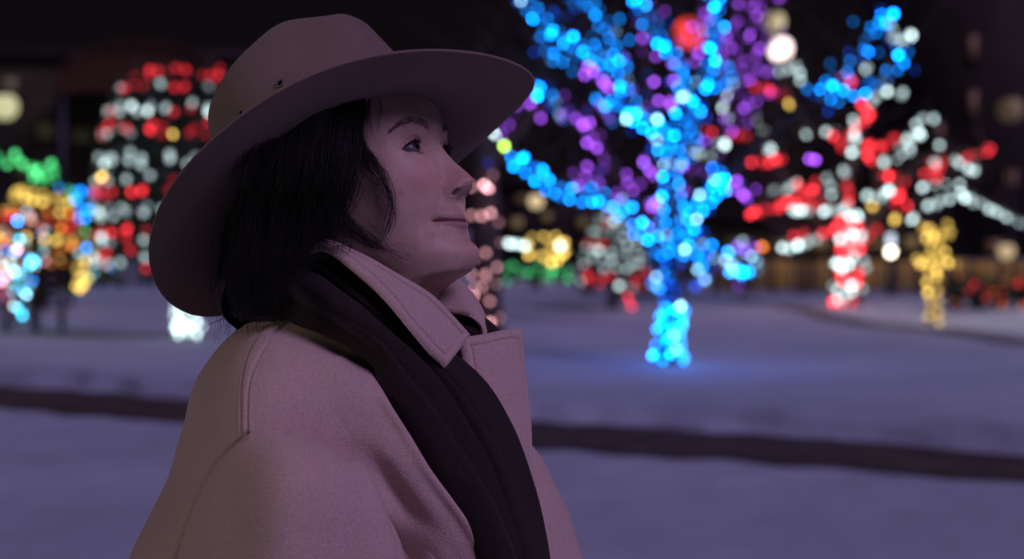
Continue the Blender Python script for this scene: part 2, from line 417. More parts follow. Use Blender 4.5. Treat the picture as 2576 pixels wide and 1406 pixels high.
def build_crown():
    nph = 300; ph = np.linspace(0, 2 * math.pi, nph, endpoint=False)
    c, s = np.cos(ph), np.sin(ph)
    # (level, front, back, halfwidth, z front, z side, z back)
    rows = np.array([(.0945, -.1035, .0825, .000, .000, .000), (.092, -.1055, .0805, .020, .020, .020), (.089, -.107, .0775, .045, .048, .045),
            (.086, -.107, .072, .068, .075, .072), (.081, -.104, .066, .089, .099, .094), (.077, -.098, .0585, .1025, .114, .110),
            (.071, -.088, .050, .1105, .123, .121), (.062, -.075, .041, .1125, .1265, .125), (.048, -.058, .030, .108, .119, .121),
            (.032, -.040, .019, .100, .108, .118), (.015, -.02, .009, .098, .100, .107), (.002, -.003, .001, .098, .098, .1)])
    tt = np.linspace(0, len(rows) - 1, 110); g = cr(rows, tt)
    out = []
    for f, bk, w, zf, zs, zb in g:
        x, y = ring_xy(ph, f, bk, w, 2.15)
        z = np.where(c > 0, zs + (zf - zs) * c ** 2, zs + (zb - zs) * c ** 2)
        out.append(np.stack([x, y, z], -1))
    G = np.array(out)
    x, y, z = G[..., 0], G[..., 1], G[..., 2]
    dent = np.exp(-((x - .042) / .034) ** 2 - ((z - .092) / .028) ** 2) * sstep(.01, .03, np.abs(y))
    G[..., 1] = y - np.sign(y) * .018 * dent
    G[..., 2] = z + .0035 * np.exp(-((x - .03) / .022) ** 2) * sstep(.09, .115, z)
    nn = normals(G, True)
    G = G + nn * (0.0018 * vnoise(G, 22, 3.1))[..., None]
    return G
G = build_crown()
link('crown', mesh_np('crown', hat_w(G.reshape(-1, 3)), grid_faces(G.shape[0], G.shape[1], True, flip=True)), hat, mat=M_HAT)
CROWN_BVH = BVHTree.FromPolygons([tuple(p) for p in hat_w(G.reshape(-1, 3)).tolist()], [tuple(f) for f in grid_faces(G.shape[0], G.shape[1], True).tolist()])
for px, py, rr_ in ((705, 210, .0046), (607, 283, .0030)):
    d = (Vector(P(px, py, 0)) - CAMP).normalized(); hit = CROWN_BVH.ray_cast(CAMP, d)
    if hit[0] is None: continue
    nv = hit[1] if hit[1].dot(d) < 0 else -hit[1]
    q = nv.to_track_quat('Z', 'Y').to_matrix()
    az = np.linspace(0, 2 * math.pi, 28, endpoint=False); bz = np.linspace(0, 2 * math.pi, 10, endpoint=False)
    V = np.array([[((rr_ * .78 + rr_ * .24 * math.cos(b_)) * math.cos(a_), (rr_ * .78 + rr_ * .24 * math.cos(b_)) * math.sin(a_), .0004 + rr_ * .22 * math.sin(b_)) for a_ in az] for b_ in list(bz) + [bz[0]]])
    Q = np.array(q)
    W = V.reshape(-1, 3) @ Q.T + np.array(hit[0])
    e = link('eyelet', mesh_np('eyelet', W, grid_faces(11, 28, True)), hat, mat=M_METAL)
    V = np.array([[(r_ * math.cos(a_), r_ * math.sin(a_), .0007) for a_ in az] for r_ in (rr_ * .8, rr_ * .4, 1e-5)]).reshape(-1, 3) @ Q.T + np.array(hit[0])
    link('eyelet_hole', mesh_np('eyelet_hole', V, grid_faces(3, 28, True)), hat, mat=M_BLACK)

# ------------------------------------------------------------------ hair
HAIR_PATHS, HAIR_R = [], []
def hp(px, py, Y=None, off=0.004):
    if Y is None:
        q = on_head(px, py, off)
        return q if q is not None else P(px, py, -0.07)
    return P(px, py, Y)
def clump(guide, n, r0, r1, rad0=.00022, seg=22, wave=.0012, early=0.0):
    g = np.array([hp(*a) for a in guide]); m = len(g)
    t = np.linspace(0, m - 1, seg); c = cr(g, t)
    for k in range(n):
        a, rr = random.uniform(0, 2 * math.pi), math.sqrt(random.random())
        f = np.linspace(0, 1, seg)
        sp = (r0 + (r1 - r0) * f) * rr
        tw = a + random.uniform(-1.2, 1.2) * f
        off = np.stack([np.cos(tw) * sp, .6 * np.sin(tw * 1.3 + a) * sp, np.sin(tw) * sp], 1)
        ph, fr = random.uniform(0, 6.28), random.uniform(1.0, 2.6)
        wv = wave * np.sin(ph + fr * 2 * math.pi * f)[:, None] * np.array([.7, .4, .7]) * f[:, None]
        sl = np.linspace(0, random.uniform(-.003, .003), seg)[:, None] * np.array([1, .3, 0])
        p = c + off + wv + sl
        e = seg - int(random.random() ** 2 * seg * .45) if early == 0 else max(6, int(seg * random.uniform(1 - early, 1)))
        p = p[:e]
        HAIR_PATHS.append(p); HAIR_R.append(rad0 * random.uniform(.7, 1.25) * np.linspace(1, .35, e))

# soft inner mass under the strands
rows = [(250, 690, 884, .06, -.068), (300, 640, 889, .06, -.072), (360, 600, 896, .06, -.074), (420, 575, 885, .055, -.074), (480, 558, 858, .05, -.080),
        (540, 548, 842, .045, -.082), (600, 545, 825, .04, -.075), (670, 548, 810, .035, -.070), (740, 556, 760, .03, -.072), (790, 585, 715, .02, -.07)]
ctrl = []
for (py, l, r, yl, yr) in rows:
    md = -.112 if py < 560 else -.112 + (py - 560) * .00006
    ctrl.append([P(l, py, yl), P(l + (r - l) * .10, py, -.045), P(l + (r - l) * .32, py, md + .012), P(l + (r - l) * .62, py, md), P(l + (r - l) * .86, py, (md + yr) / 2 - .006), P(r, py, yr), P(r - 40, py, -.03)])
G = surf(ctrl, 120, 130)
n = normals(G); 
G = G + n * (.004 * vnoise(G, 18, 1.0) + .003 * vnoise(G, 45, 4.0))[..., None]
hair_mass = (G.reshape(-1, 3), grid_faces(120, 130))
# strands that fall over that mass
for i in range(46):
    u = random.random()
    tx = 690 + 205 * u; top = 268 - 10 * u if u > .5 else 300 - 40 * u
    bx = 560 + 272 * u + random.uniform(-25, 25)
    by = 800 - 260 * max(0, u - .35) ** 1.0 * 1.2 + random.uniform(-30, 30)
    cx = 585 + 285 * u
    o = random.uniform(0, .006)
    wv_ = random.uniform(-14, 14)
    clump([(tx, top, -.085 - o), ((tx + cx) / 2 + wv_, 380, -.108 - o), (cx, 480 + 40 * (1 - u), -.118 - o), ((cx + bx) / 2 - 4, 620 - 60 * u, -.112 - o), (bx, by, -.095 - o)], 34, .013, .009, wave=.007)
# locks beside the face
clump([(868, 268, None, .005), (886, 310, None, .006), (897, 355, None, .007), (912, 395, None, .008), (934, 428, None, .008)], 60, .008, .004, wave=.004, early=.5)
clump([(880, 300, None, .004), (905, 362, None, .006), (938, 405, None, .007), (966, 452, None, .008), (984, 505, None, .008), (984, 556, None, .007), (964, 606, None, .005)], 62, .0045, .0016, rad0=.0002, wave=.004)
clump([(876, 330, None, .006), (900, 380, None, .008), (930, 418, None, .010), (957, 465, None, .011), (973, 520, None, .010), (968, 580, None, .007)], 34, .0055, .003, rad0=.0002, wave=.005, early=.3)
clump([(872, 350, None, .007), (896, 398, None, .009), (922, 440, None, .011), (940, 480, None, .011), (946, 520, None, .009)], 16, .008, .005, rad0=.00016, wave=.006, early=.6)
clump([(900, 290, None, .002), (910, 340, None, .003), (925, 385, None, .004), (955, 415, None, .005), (985, 470, None, .005), (992, 520, None, .004)], 12, .003, .004, rad0=.00013, wave=.004, early=.4)
clump([(850, 380, None, .012), (872, 430, None, .016), (880, 480, None, .018), (872, 525, None, .016), (858, 560, None, .014)], 70, .009, .008, wave=.007)
clump([(800, 440, -.115), (830, 500, -.12), (858, 545, -.118), (890, 580, -.11), (935, 612, -.105), (968, 628, -.1)], 90, .011, .004, wave=.003)
clump([(820, 520, -.118), (868, 560, -.115), (910, 590, -.11), (960, 622, -.104), (1010, 642, -.1), (1062, 656, -.096)], 26, .006, .003, rad0=.00017, wave=.002, early=.45)
clump([(850, 560, -.115), (900, 590, -.11), (945, 620, -.106), (985, 650, -.103), (1035, 648, -.1)], 10, .005, .004, rad0=.00015, wave=.003, early=.5)
clump([(870, 575, -.112), (930, 612, -.106), (975, 640, -.103), (1000, 662, -.1), (985, 690, -.1)], 7, .004, .004, rad0=.00014, wave=.003, early=.5)
clump([(940, 600, -.106), (975, 640, -.102), (1012, 652, -.099), (1040, 640, -.097), (1052, 610, -.094)], 3, .003, .003, rad0=.00011, wave=.003)
# fringe wisps on the forehead
clump([(955, 252, None, .002), (958, 275, None, .002), (953, 300, None, .0015), (952, 330, None, .0012), (950, 360, None, .001)], 6, .0016, .001, rad0=.00012, wave=.001, early=.6)
clump([(925, 255, None, .003), (922, 290, None, .003), (925, 330, None, .003), (935, 370, None, .003)], 22, .003, .003, rad0=.00015, wave=.001, early=.6)
clump([(905, 300, None, .002), (912, 350, None, .002), (930, 395, None, .002), (960, 430, None, .002), (1000, 440, None, .002)], 7, .003, .005, rad0=.0001, wave=.006, early=.5)
clump([(930, 560, -.10), (965, 600, -.098), (1000, 625, -.096), (1045, 645, -.094), (1085, 648, -.09)], 9, .005, .006, rad0=.00011, wave=.006, early=.6)
for k in range(22):      # flyaways lifting off the lock and the hair behind it
    x0, y0 = random.uniform(880, 960), random.uniform(330, 470)
    clump([(x0, y0, None, .004), (x0 + random.uniform(5, 30), y0 + 40, None, .007), (x0 + random.uniform(0, 50), y0 + 85, None, .008), (x0 + random.uniform(-15, 60), y0 + 130, None, .007)], 1, .001, .003, rad0=.00012, wave=.008)
for k in range(16):
    x0, y0 = random.uniform(830, 930), random.uniform(540, 590)
    clump([(x0, y0, -.112), (x0 + 30, y0 + 22, -.110), (x0 + 65 + random.uniform(-10, 20), y0 + 40 + random.uniform(-14, 22), -.107), (x0 + 100 + random.uniform(-20, 30), y0 + 50 + random.uniform(-25, 40), -.104)], 1, .001, .003, rad0=.00012, wave=.007)
# stray ends at the nape
clump([(640, 720, -.075), (610, 765, -.07), (585, 790, -.065), (553, 808, -.06), (505, 826, -.055)], 12, .004, .0022, rad0=.00016, wave=.002, early=.35)
clump([(600, 700, -.06), (585, 760, -.055), (572, 800, -.05), (556, 840, -.05), (545, 875, -.05)], 9, .005, .004, rad0=.00014, wave=.003, early=.5)
clump([(625, 740, -.07), (612, 790, -.068), (600, 820, -.065), (590, 835, -.06)], 14, .007, .005, rad0=.00015, wave=.003, early=.5)
clump([(660, 640, -.1), (640, 700, -.1), (630, 750, -.095), (620, 790, -.085)], 60, .015, .009, wave=.003)
clump([(720, 640, -.11), (700, 700, -.112), (690, 760, -.11), (700, 800, -.105)], 70, .016, .010, wave=.003)
for k in range(30):
    x0 = random.uniform(590, 800); y0 = random.uniform(470, 560); x1 = x0 - 20 + random.uniform(-25, 25); yb = random.uniform(690, 835) - max(0, x1 - 690) * .9
    clump([(x0, y0, -.122), (x0 + 4, y0 + 70, -.140), ((x0 + x1) / 2 + 5, (y0 + yb) / 2 + 40, -.158), (x1, yb, -.160)], 28, .009, .010, wave=.009, early=.35)
for k in range(12):
    x0 = random.uniform(760, 850); y0 = random.uniform(470, 530)
    clump([(x0, y0, -.122), (x0 + 12, y0 + 50, -.138), (x0 + 30 + random.uniform(-15, 15), y0 + 100, -.142), (x0 + 55, y0 + 135 + random.uniform(-20, 10), -.136)], 20, .008, .006, wave=.008, early=.4)
for k in range(26):
    x0, y0 = random.uniform(560, 760), random.uniform(560, 720)
    clump([(x0, y0, -.118), (x0 - random.uniform(-10, 30), y0 + 45, -.122), (x0 - random.uniform(-10, 50), y0 + 95, -.118)], 1, .001, .004, rad0=.00013, wave=.006)
V, F = tubes(HAIR_PATHS, HAIR_R)
me = mesh_np('hair', np.concatenate([hair_mass[0], V]), np.concatenate([hair_mass[1], F + len(hair_mass[0])]))
link('hair', me, person, mat=M_HAIR, label='black chin-length hair with loose curling strands')

# ------------------------------------------------------------------ coat
def seam(G, line, width, depth):
    """depth profile along a 3-D polyline on a surface grid: returns displacement"""
    L = cr(np.array(line), np.linspace(0, len(line) - 1, 160))
    f = G.reshape(-1, 3); out = np.full(len(f), 1e9)
    for k in range(0, len(f), 20000):
        q = f[k:k + 20000]
        out[k:k + 20000] = np.sqrt(((q[:, None, [0, 2]] - L[None][:, :, [0, 2]]) ** 2).sum(2).min(1))
    d = out.reshape(G.shape[:2])
    return -depth * np.exp(-(d / width) ** 2), d

def sheet(name, G, th, parent, mat, stitch=None, label=None, seed=0.0, wob=0.0, face=(0, -1, 0), kind=None):
    """a cloth panel with thickness, rolled edges and an edge stitch; G is its mid surface"""
    nr, nc = G.shape[:2]; n = normals(G)
    if (n * np.array(face)).sum(2).mean() < 0: n = -n
    ev = np.linalg.norm(np.diff(G, axis=0), axis=2); eu = np.linalg.norm(np.diff(G, axis=1), axis=2)
    cv = np.concatenate([np.zeros((1, nc)), np.cumsum(ev, 0)]); cu = np.concatenate([np.zeros((nr, 1)), np.cumsum(eu, 1)], 1)
    d = np.minimum(np.minimum(cv, cv[-1:] - cv), np.minimum(cu, cu[:, -1:] - cu))
    k = np.clip(d / th, 0, 1); h = th / 2 * np.sqrt(1 - (1 - k) ** 2)
    top = h.copy()
    if stitch: top = top - .0013 * np.exp(-((d - stitch) / .0011) ** 2) + .0009 * np.exp(-((d - stitch * .5) / (stitch * .4)) ** 2)
    if wob: top = top + wob * vnoise(G, 26, seed)
    A = G + n * top[..., None]; B = G - n * h[..., None]
    idx = np.arange(nr * nc).reshape(nr, nc); V = np.concatenate([A.reshape(-1, 3), B.reshape(-1, 3)])
    f1 = grid_faces(nr, nc); f2 = f1[:, ::-1] + nr * nc
    rim = np.concatenate([idx[0, :], idx[1:, -1], idx[-1, -2::-1], idx[-2:0:-1, 0]])
    f3 = np.stack([np.roll(rim, -1), rim, rim + nr * nc, np.roll(rim, -1) + nr * nc], 1)
    return link(name, mesh_np(name, V, np.concatenate([f1, f2, f3])), parent, mat=mat, label=label, kind=kind)

coat = link('coat', None, person, loc=(-0.13, 0, 0.5), label='beige wool coat with wide collar and dropped sleeves')
R_ = [
 [(640, 792, 0.0), (690, 775, -.06), (800, 775, -.085), (900, 785, -.08), (960, 800, -.06), (1000, 810, -.01), (960, 790, .05), (820, 770, .09), (690, 770, .06)],
 [(612, 822, 0.01), (648, 806, -.05), (740, 822, -.105), (880, 870, -.110), (1000, 900, -.085), (1080, 900, -.03), (1060, 860, .04), (860, 830, .11), (690, 800, .07)],
 [(556, 880, .01), (590, 850, -.075), (690, 868, -.145), (860, 915, -.145), (1020, 980, -.110), (1130, 980, -.05), (1130, 930, .04), (900, 880, .15), (640, 860, .08)],
 [(506, 945, .01), (545, 935, -.095), (650, 955, -.175), (850, 1000, -.165), (1040, 1060, -.122), (1190, 1060, -.06), (1190, 1020, .04), (930, 960, .19), (590, 930, .08)],
 [(480, 1010, .01), (512, 1030, -.105), (625, 1065, -.190), (840, 1095, -.172), (1060, 1150, -.128), (1240, 1150, -.065), (1322, 1120, .03), (950, 1050, .21), (570, 1010, .09)],
 [(461, 1080, .01), (492, 1115, -.11), (605, 1150, -.186), (835, 1185, -.172), (1080, 1230, -.132), (1280, 1240, -.07), (1380, 1228, .05), (980, 1150, .22), (560, 1090, .1)],
 [(425, 1190, .01), (465, 1220, -.11), (590, 1250, -.176), (835, 1280, -.164), (1095, 1315, -.132), (1310, 1330, -.075), (1408, 1288, .06), (1000, 1250, .22), (540, 1200, .1)],
 [(372, 1310, .01), (420, 1330, -.11), (580, 1350, -.168), (835, 1370, -.150), (1105, 1400, -.130), (1330, 1410, -.08), (1440, 1392, .07), (1000, 1350, .22), (500, 1320, .1)],
 [(326, 1415, .01), (385, 1430, -.11), (570, 1450, -.165), (840, 1470, -.148), (1110, 1490, -.13), (1340, 1500, -.085), (1478, 1480, .07), (1000, 1450, .22), (470, 1420, .1)],
 [(290, 1600, .01), (360, 1610, -.12), (560, 1640, -.17), (840, 1650, -.16), (1110, 1660, -.14), (1345, 1670, -.09), (1500, 1650, .07), (1000, 1640, .22), (440, 1600, .1)],
 [(300, 2300, .01), (370, 2310, -.13), (560, 2340, -.18), (840, 2350, -.175), (1110, 2360, -.15), (1340, 2360, -.1), (1480, 2340, .07), (1000, 2340, .22), (440, 2300, .1)],
 [(290, 3150, .01), (360, 3160, -.14), (560, 3190, -.19), (840, 3200, -.185), (1110, 3210, -.16), (1350, 3210, -.1), (1490, 3190, .07), (1000, 3190, .23), (430, 3150, .1)]]
ctrl = [[P(*a) for a in row] for row in R_]
v = np.concatenate([np.linspace(0, 8.4, 300), np.linspace(8.45, 11, 50)])
Gc = cr(np.array(ctrl), v); Gc = cr(np.swapaxes(Gc, 0, 1), np.concatenate([np.linspace(0, 5.3, 330), np.linspace(5.32, 9, 90, endpoint=False)]), True).swapaxes(0, 1)
n = normals(Gc, True)
cx_ = Gc.mean(1, keepdims=True)
if (n * (Gc - cx_)).sum(2).mean() < 0: n = -n
dsp = .0030 * vnoise(Gc, 9, 2.0) + .0012 * vnoise(Gc, 24, 5.0)
# the raised strap seam over the shoulder and the back seam
l1 = [P(x, y) for x, y in ((694, 800), (650, 838), (622, 890), (611, 950), (610, 1020), (612, 1095))]
l2 = [P(x, y) for x, y in ((722, 808), (676, 850), (644, 905), (630, 960), (626, 1020), (627, 1088))]
for q in (l1, l2): q[:] = [np.array([a[0], 0, a[2]]) for a in q]
# compare in the plane of the sight lines so that the seams sit where they are seen
PX = np.stack([Gc[..., 0] / (CAM_D + Gc[..., 1]) * CAM_D, 0 * Gc[..., 0], CAM_H + (Gc[..., 2] - CAM_H) / (CAM_D + Gc[..., 1]) * CAM_D], -1)
near = sstep(.0, -.03, Gc[..., 1])
s1, d1 = seam(PX, l1, .0011, .0022); s2, d2 = seam(PX, l2, .0011, .0022)
dsp += (s1 + s2) * near
dsp += .0016 * np.exp(-(np.maximum(np.abs(d1 + d2 - .0065) - .0012, 0) / .0035) ** 2) * near
l3 = [P(x, y) for x, y in ((880, 1110), (950, 1180), (995, 1250), (1018, 1310), (1030, 1380), (1035, 1450))]
l3 = [np.array([a[0], 0, a[2]]) for a in l3]
s3, d3 = seam(PX, l3, .014, .017); dsp += s3 * near * sstep(1080, 1250, HORIZON - (PX[..., 2] - CAM_H) / UNIT)
l4 = [P(x, y) for x, y in ((626, 1090), (560, 1150), (503, 1232), (463, 1325), (441, 1410), (428, 1500))]; l4 = [np.array([a[0], 0, a[2]]) for a in l4]
s4, d4 = seam(PX, l4, .0016, .0032); dsp += s4 * near
Gc = Gc + n * dsp[..., None]
link('coat_body', mesh_np('coat_body', Gc.reshape(-1, 3), grid_faces(Gc.shape[0], Gc.shape[1], True)), coat, mat=M_COAT)

COAT_BVH = BVHTree.FromPolygons([tuple(p) for p in Gc.reshape(-1, 3).tolist()], [tuple(f) for f in grid_faces(Gc.shape[0], Gc.shape[1], True).tolist()])
def sleeve(rings, nr, nc, seed):
    G = surf([[P(*a) for a in r] for r in rings], nr, nc, True)
    n = normals(G, True)
    if (n * (G - G.mean(1, keepdims=True))).sum(2).mean() < 0: n = -n
    d = .0024 * vnoise(G * np.array([1, 1, .55]), 11, seed) + .0012 * vnoise(G, 26, seed + 3)
    return G, n, d
def ringp(l, r, yl, yr, yn, yf, pl, pr):
    """eight points round the sleeve from its outline: left, right (image x), their image y, near / far depth, depth at the edges"""
    mx = (l + r) / 2; w = (r - l) / 2
    return [(l, yl, pl), (l + w * .35, yl + (yr - yl) * .17, pl * .45 + yn * .55), (mx - .05 * w, (yl + yr) / 2, yn), (mx + w * .62, yl + (yr - yl) * .8, yn * .7 + pr * .3), (r, yr, pr),
            (r - .25 * w, yr, yf), (mx, (yl + yr) / 2, yf), (l + .2 * w, yl, yf)]
rings = [ringp(680, 715, 1082, 1078, -.191, -.17, -.186, -.186), ringp(618, 792, 1096, 1090, -.203, -.15, -.186, -.180), ringp(560, 872, 1150, 1132, -.226, -.13, -.170, -.188),
         ringp(503, 932, 1232, 1186, -.243, -.12, -.148, -.196), ringp(463, 966, 1325, 1256, -.250, -.12, -.140, -.202), ringp(441, 987, 1410, 1335, -.252, -.12, -.140, -.204),
         ringp(424, 1000, 1500, 1420, -.252, -.12, -.145, -.204), ringp(410, 1000, 1700, 1620, -.25, -.13, -.15, -.2), ringp(440, 980, 2000, 1920, -.245, -.13, -.15, -.2),
         ringp(520, 960, 2250, 2160, -.235, -.13, -.15, -.19), ringp(600, 930, 2420, 2350, -.21, -.14, -.16, -.18)]
G, n, d = sleeve(rings, 230, 300, 1.3)
PS = np.stack([G[..., 0] / (CAM_D + G[..., 1]) * CAM_D, 0 * G[..., 0], CAM_H + (G[..., 2] - CAM_H) / (CAM_D + G[..., 1]) * CAM_D], -1)
fl = [P(x, y) for x, y in ((725, 1082), (775, 1090), (830, 1108), (880, 1140))]; fl = [np.array([a[0], 0, a[2]]) for a in fl]
sA, _ = seam(PS, fl, .006, .0035); d = d + sA
sA, _ = seam(PS, l4, .0016, .0028); d = d + sA
G = G + n * d[..., None]
link('sleeve', mesh_np('sleeve', G.reshape(-1, 3), grid_faces(G.shape[0], G.shape[1], True)), coat, mat=M_COAT, label='right sleeve nearest the camera')
def fring(cx, cz, w, Y0, dY):
    a = np.linspace(0, 2 * math.pi, 8, endpoint=False)
    return [(cx + w * math.cos(t), cz, Y0 + dY * math.sin(t)) for t in a]
rings = [fring(1010, 960, 20, .19, .01), fring(1020, 1000, 110, .19, .05), fring(1040, 1120, 190, .21, .06), fring(1080, 1300, 230, .22, .07), fring(1120, 1500, 240, .22, .075), fring(1150, 1800, 220, .22, .07), fring(1180, 2250, 170, .2, .06), fring(1200, 2420, 120, .19, .05)]
G, n, d = sleeve(rings, 80, 80, 8.3); G = G + n * d[..., None]
link('sleeve', mesh_np('sleeve', G.reshape(-1, 3), grid_faces(G.shape[0], G.shape[1], True)), coat, mat=M_COAT, label='left sleeve on the far side')

edge = [(896, 890, -.9), (915, 915, -.4), (938, 950, .5), (975, 1010, 1), (1026, 1090, 1), (1082, 1180, 1), (1142, 1262, 1), (1194, 1335, 1), (1234, 1415, 1), (1272, 1520, 1), (1310, 1680, 1)]
cl = []
for ex_, ey_, lift in edge:
    row = []
    for dx, off in ((-190, .006), (-120, .002), (-70, -.004), (-30, -.009 * lift), (-8, -.015 * lift), (0, -.0145 * lift)):
        dv = (Vector(P(ex_ + dx, ey_ - dx * .12, 0)) - CAMP).normalized(); hit = COAT_BVH.ray_cast(CAMP, dv)
        row.append(np.array(hit[0] + dv * off) if hit[0] is not None else P(ex_ + dx, ey_ - dx * .12, -.14 + off))
    cl.append(row)
G = surf(cl, 260, 110)
sheet('front_panel', G, .0062, coat, M_COAT, label='coat front edge lying over the scarf', wob=.0012, seed=11.0)
# near collar leaf: back of the neck to the pointed tip
cl = [[(770, 615, -.070), (765, 635, -.085), (760, 655, -.098)],
      [(822, 610, -.105), (818, 620, -.118), (812, 630, -.127)],
      [(905, 642, -.124), (893, 658, -.138), (880, 676, -.146)],
      [(1000, 690, -.126), (982, 722, -.142), (962, 750, -.152)],
      [(1078, 737, -.120), (1052, 785, -.138), (1036, 838, -.150)],
      [(1135, 792, -.110), (1104, 842, -.128), (1080, 890, -.140)],
      [(1180, 843, -.098), (1150, 886, -.116), (1118, 926, -.130)]]
G = surf([[P(*a) for a in r] for r in cl], 220, 90)
sheet('collar', G, .0058, coat, M_COAT, stitch=.0085, label='near collar leaf turned up against the scarf', wob=.0012, seed=2.0)
# far collar leaf
cl = [[(1040, 742, .035), (1050, 775, .0), (1060, 790, -.02)], [(1085, 722, .04), (1105, 752, .0), (1120, 785, -.03)], [(1132, 702, .04), (1152, 742, -.005), (1160, 790, -.035)],
      [(1165, 722, .035), (1185, 762, -.01), (1190, 800, -.04)], [(1198, 768, .03), (1210, 795, -.015), (1212, 822, -.042)], [(1222, 826, .02), (1224, 838, -.02), (1215, 850, -.045)]]
G = surf([[P(*a) for a in r] for r in cl], 90, 60)
sheet('collar', G, .0055, coat, M_COAT, stitch=.0085, label='far collar leaf beyond the chin', wob=.001, seed=4.0)
# far lapel
cl = [[(1150, 846, -.075), (1182, 846, -.07), (1230, 838, -.055), (1275, 828, -.040), (1310, 826, -.028)],
      [(1160, 900, -.08), (1200, 900, -.074), (1245, 895, -.062), (1285, 890, -.046), (1316, 888, -.030)],
      [(1180, 990, -.09), (1225, 990, -.082), (1265, 985, -.068), (1297, 980, -.05), (1322, 976, -.034)],
      [(1220, 1090, -.095), (1260, 1085, -.086), (1290, 1080, -.072), (1312, 1075, -.055), (1328, 1072, -.038)],
      [(1255, 1180, -.1), (1285, 1175, -.09), (1308, 1170, -.075), (1322, 1165, -.06), (1335, 1160, -.045)],
      [(1290, 1280, -.1), (1310, 1275, -.09), (1325, 1270, -.075), (1335, 1262, -.06), (1345, 1255, -.045)]]
G = surf([[P(*a) for a in r] for r in cl], 220, 110)
sheet('lapel', G, .0062, coat, M_COAT, stitch=.0095, label='wide lapel standing open beside the scarf', wob=.0015, seed=6.0)

# ------------------------------------------------------------------ scarf
st = [((585, 792, .02), (560, 640, .02)), ((596, 806, -.05), (640, 600, -.06)), ((690, 806, -.125), (800, 600, -.105)), ((800, 850, -.150), (905, 680, -.122)), ((924, 922, -.170), (1012, 790, -.125)),
      ((935, 985, -.138), (1130, 880, -.110)), ((1000, 1100, -.130), (1212, 955, -.096)), ((1070, 1220, -.128), (1285, 1075, -.088)), ((1140, 1325, -.125), (1333, 1200, -.085)),
      ((1190, 1420, -.122), (1368, 1325, -.085)), ((1225, 1515, -.122), (1388, 1440, -.088)), ((1270, 1690, -.12), (1400, 1640, -.095))]
cross = []
for i_, (lo, up) in enumerate(st):
    lo, up = np.array(lo, float), np.array(up, float); row = []
    if i_ in (2, 3, 4):
        dv = (Vector(P(lo[0], lo[1], 0)) - CAMP).normalized(); hit = COAT_BVH.ray_cast(CAMP, dv)
        if hit[0] is not None: lo[2] = hit[0].y - .003
    for w in np.linspace(0, 1, 9):
        q = lo + (up - lo) * w; q[2] -= (.026 if i_ > 4 else .030) * math.sin(math.pi * min(1, w * 1.05)) ** .8
        row.append(P(*q))
    cross.append(row)
G = surf(cross, 320, 170); n = normals(G)
if n[..., 1].mean() > 0: n = -n
w = np.linspace(0, 1, 170)[None, :]; s_ = np.linspace(0, 1, 320)[:, None]
wv = w + .035 * np.sin(5 * s_ + 1) + .02 * np.sin(13 * s_)
open_ = sstep(.1, .45, s_)
f1 = .50 + .10 * (1 - s_) + .05 * np.sin(4 * s_); f2 = .72 + .03 * np.sin(6 * s_); f3 = .84; f0 = .26 + .05 * np.sin(5 * s_ + 2)
def fold(c, wd, dep): 
    x = (wv - c) / wd
    return -dep * np.exp(-np.where(x < 0, x * 2.4, x * .8) ** 2)
dd = fold(.36 + .20 * s_, .10, .003 * open_) + fold(.66 + .05 * np.sin(5 * s_), .03, .0095 * (.6 + .4 * np.sin(4 * s_ + 1))) + fold(.80 + .03 * np.sin(8 * s_), .02, .005 * (.5 + .5 * np.sin(6 * s_))) + fold(f0, .09, .003 * (1 - open_))
dd = dd + .006 * sstep(0, .06, w) - .006 + .0016 * vnoise(G, 22, 9.0)
# start wraps: rounder coils near the neck
dd = dd + (1 - open_) * .0035 * np.sin(w * 13 + 2.2 * np.sin(4 * s_)) + .006 * vnoise(G, 7, 3.0) + .003 * vnoise(G, 15, 8.0)
G = G + n * dd[..., None]
# turn the lower edge under
edge = G[:, :1] + np.array([0, .018, .004]); edge2 = G[:, :1] + np.array([.0, .006, -.003])
eu = G[:, -1:] + np.array([0, .02, 0])
G = np.concatenate([edge, edge2, G, eu], 1)
scarf = link('scarf', mesh_np('scarf', G.reshape(-1, 3), grid_faces(G.shape[0], G.shape[1])), person, mat=M_SCARF, label='dark plum scarf wound round the neck and hanging down the front')
# the coil round the back and far side of the neck
cring = []
for a in np.linspace(rad(60), rad(200), 9):
    c0 = np.array([P(862, 0)[0], 0, 0]); 
    cring.append(np.array([c0[0] - .088 * math.sin(a - rad(0)) * 1.0, .02 - .095 * math.cos(a), CAM_H - .075 - .012 * math.cos(a * 2)]))
T, Fc = tubes([cr(np.array(cring), np.linspace(0, 8, 60))], [np.full(60, .028)], 20)
link('scarf_coil', mesh_np('scarf_coil', T, Fc), scarf, mat=M_SCARF)
cl_ = cr(np.array([P(930, 805, .06), P(1040, 828, .045), P(1120, 842, .02), P(1185, 862, -.015), P(1232, 925, -.03)]), np.linspace(0, 4, 40))
T, Fc = tubes([cl_], [np.full(40, .0255)], 16); link('scarf_coil', mesh_np('scarf_coil', T, Fc), scarf, mat=M_SCARF)
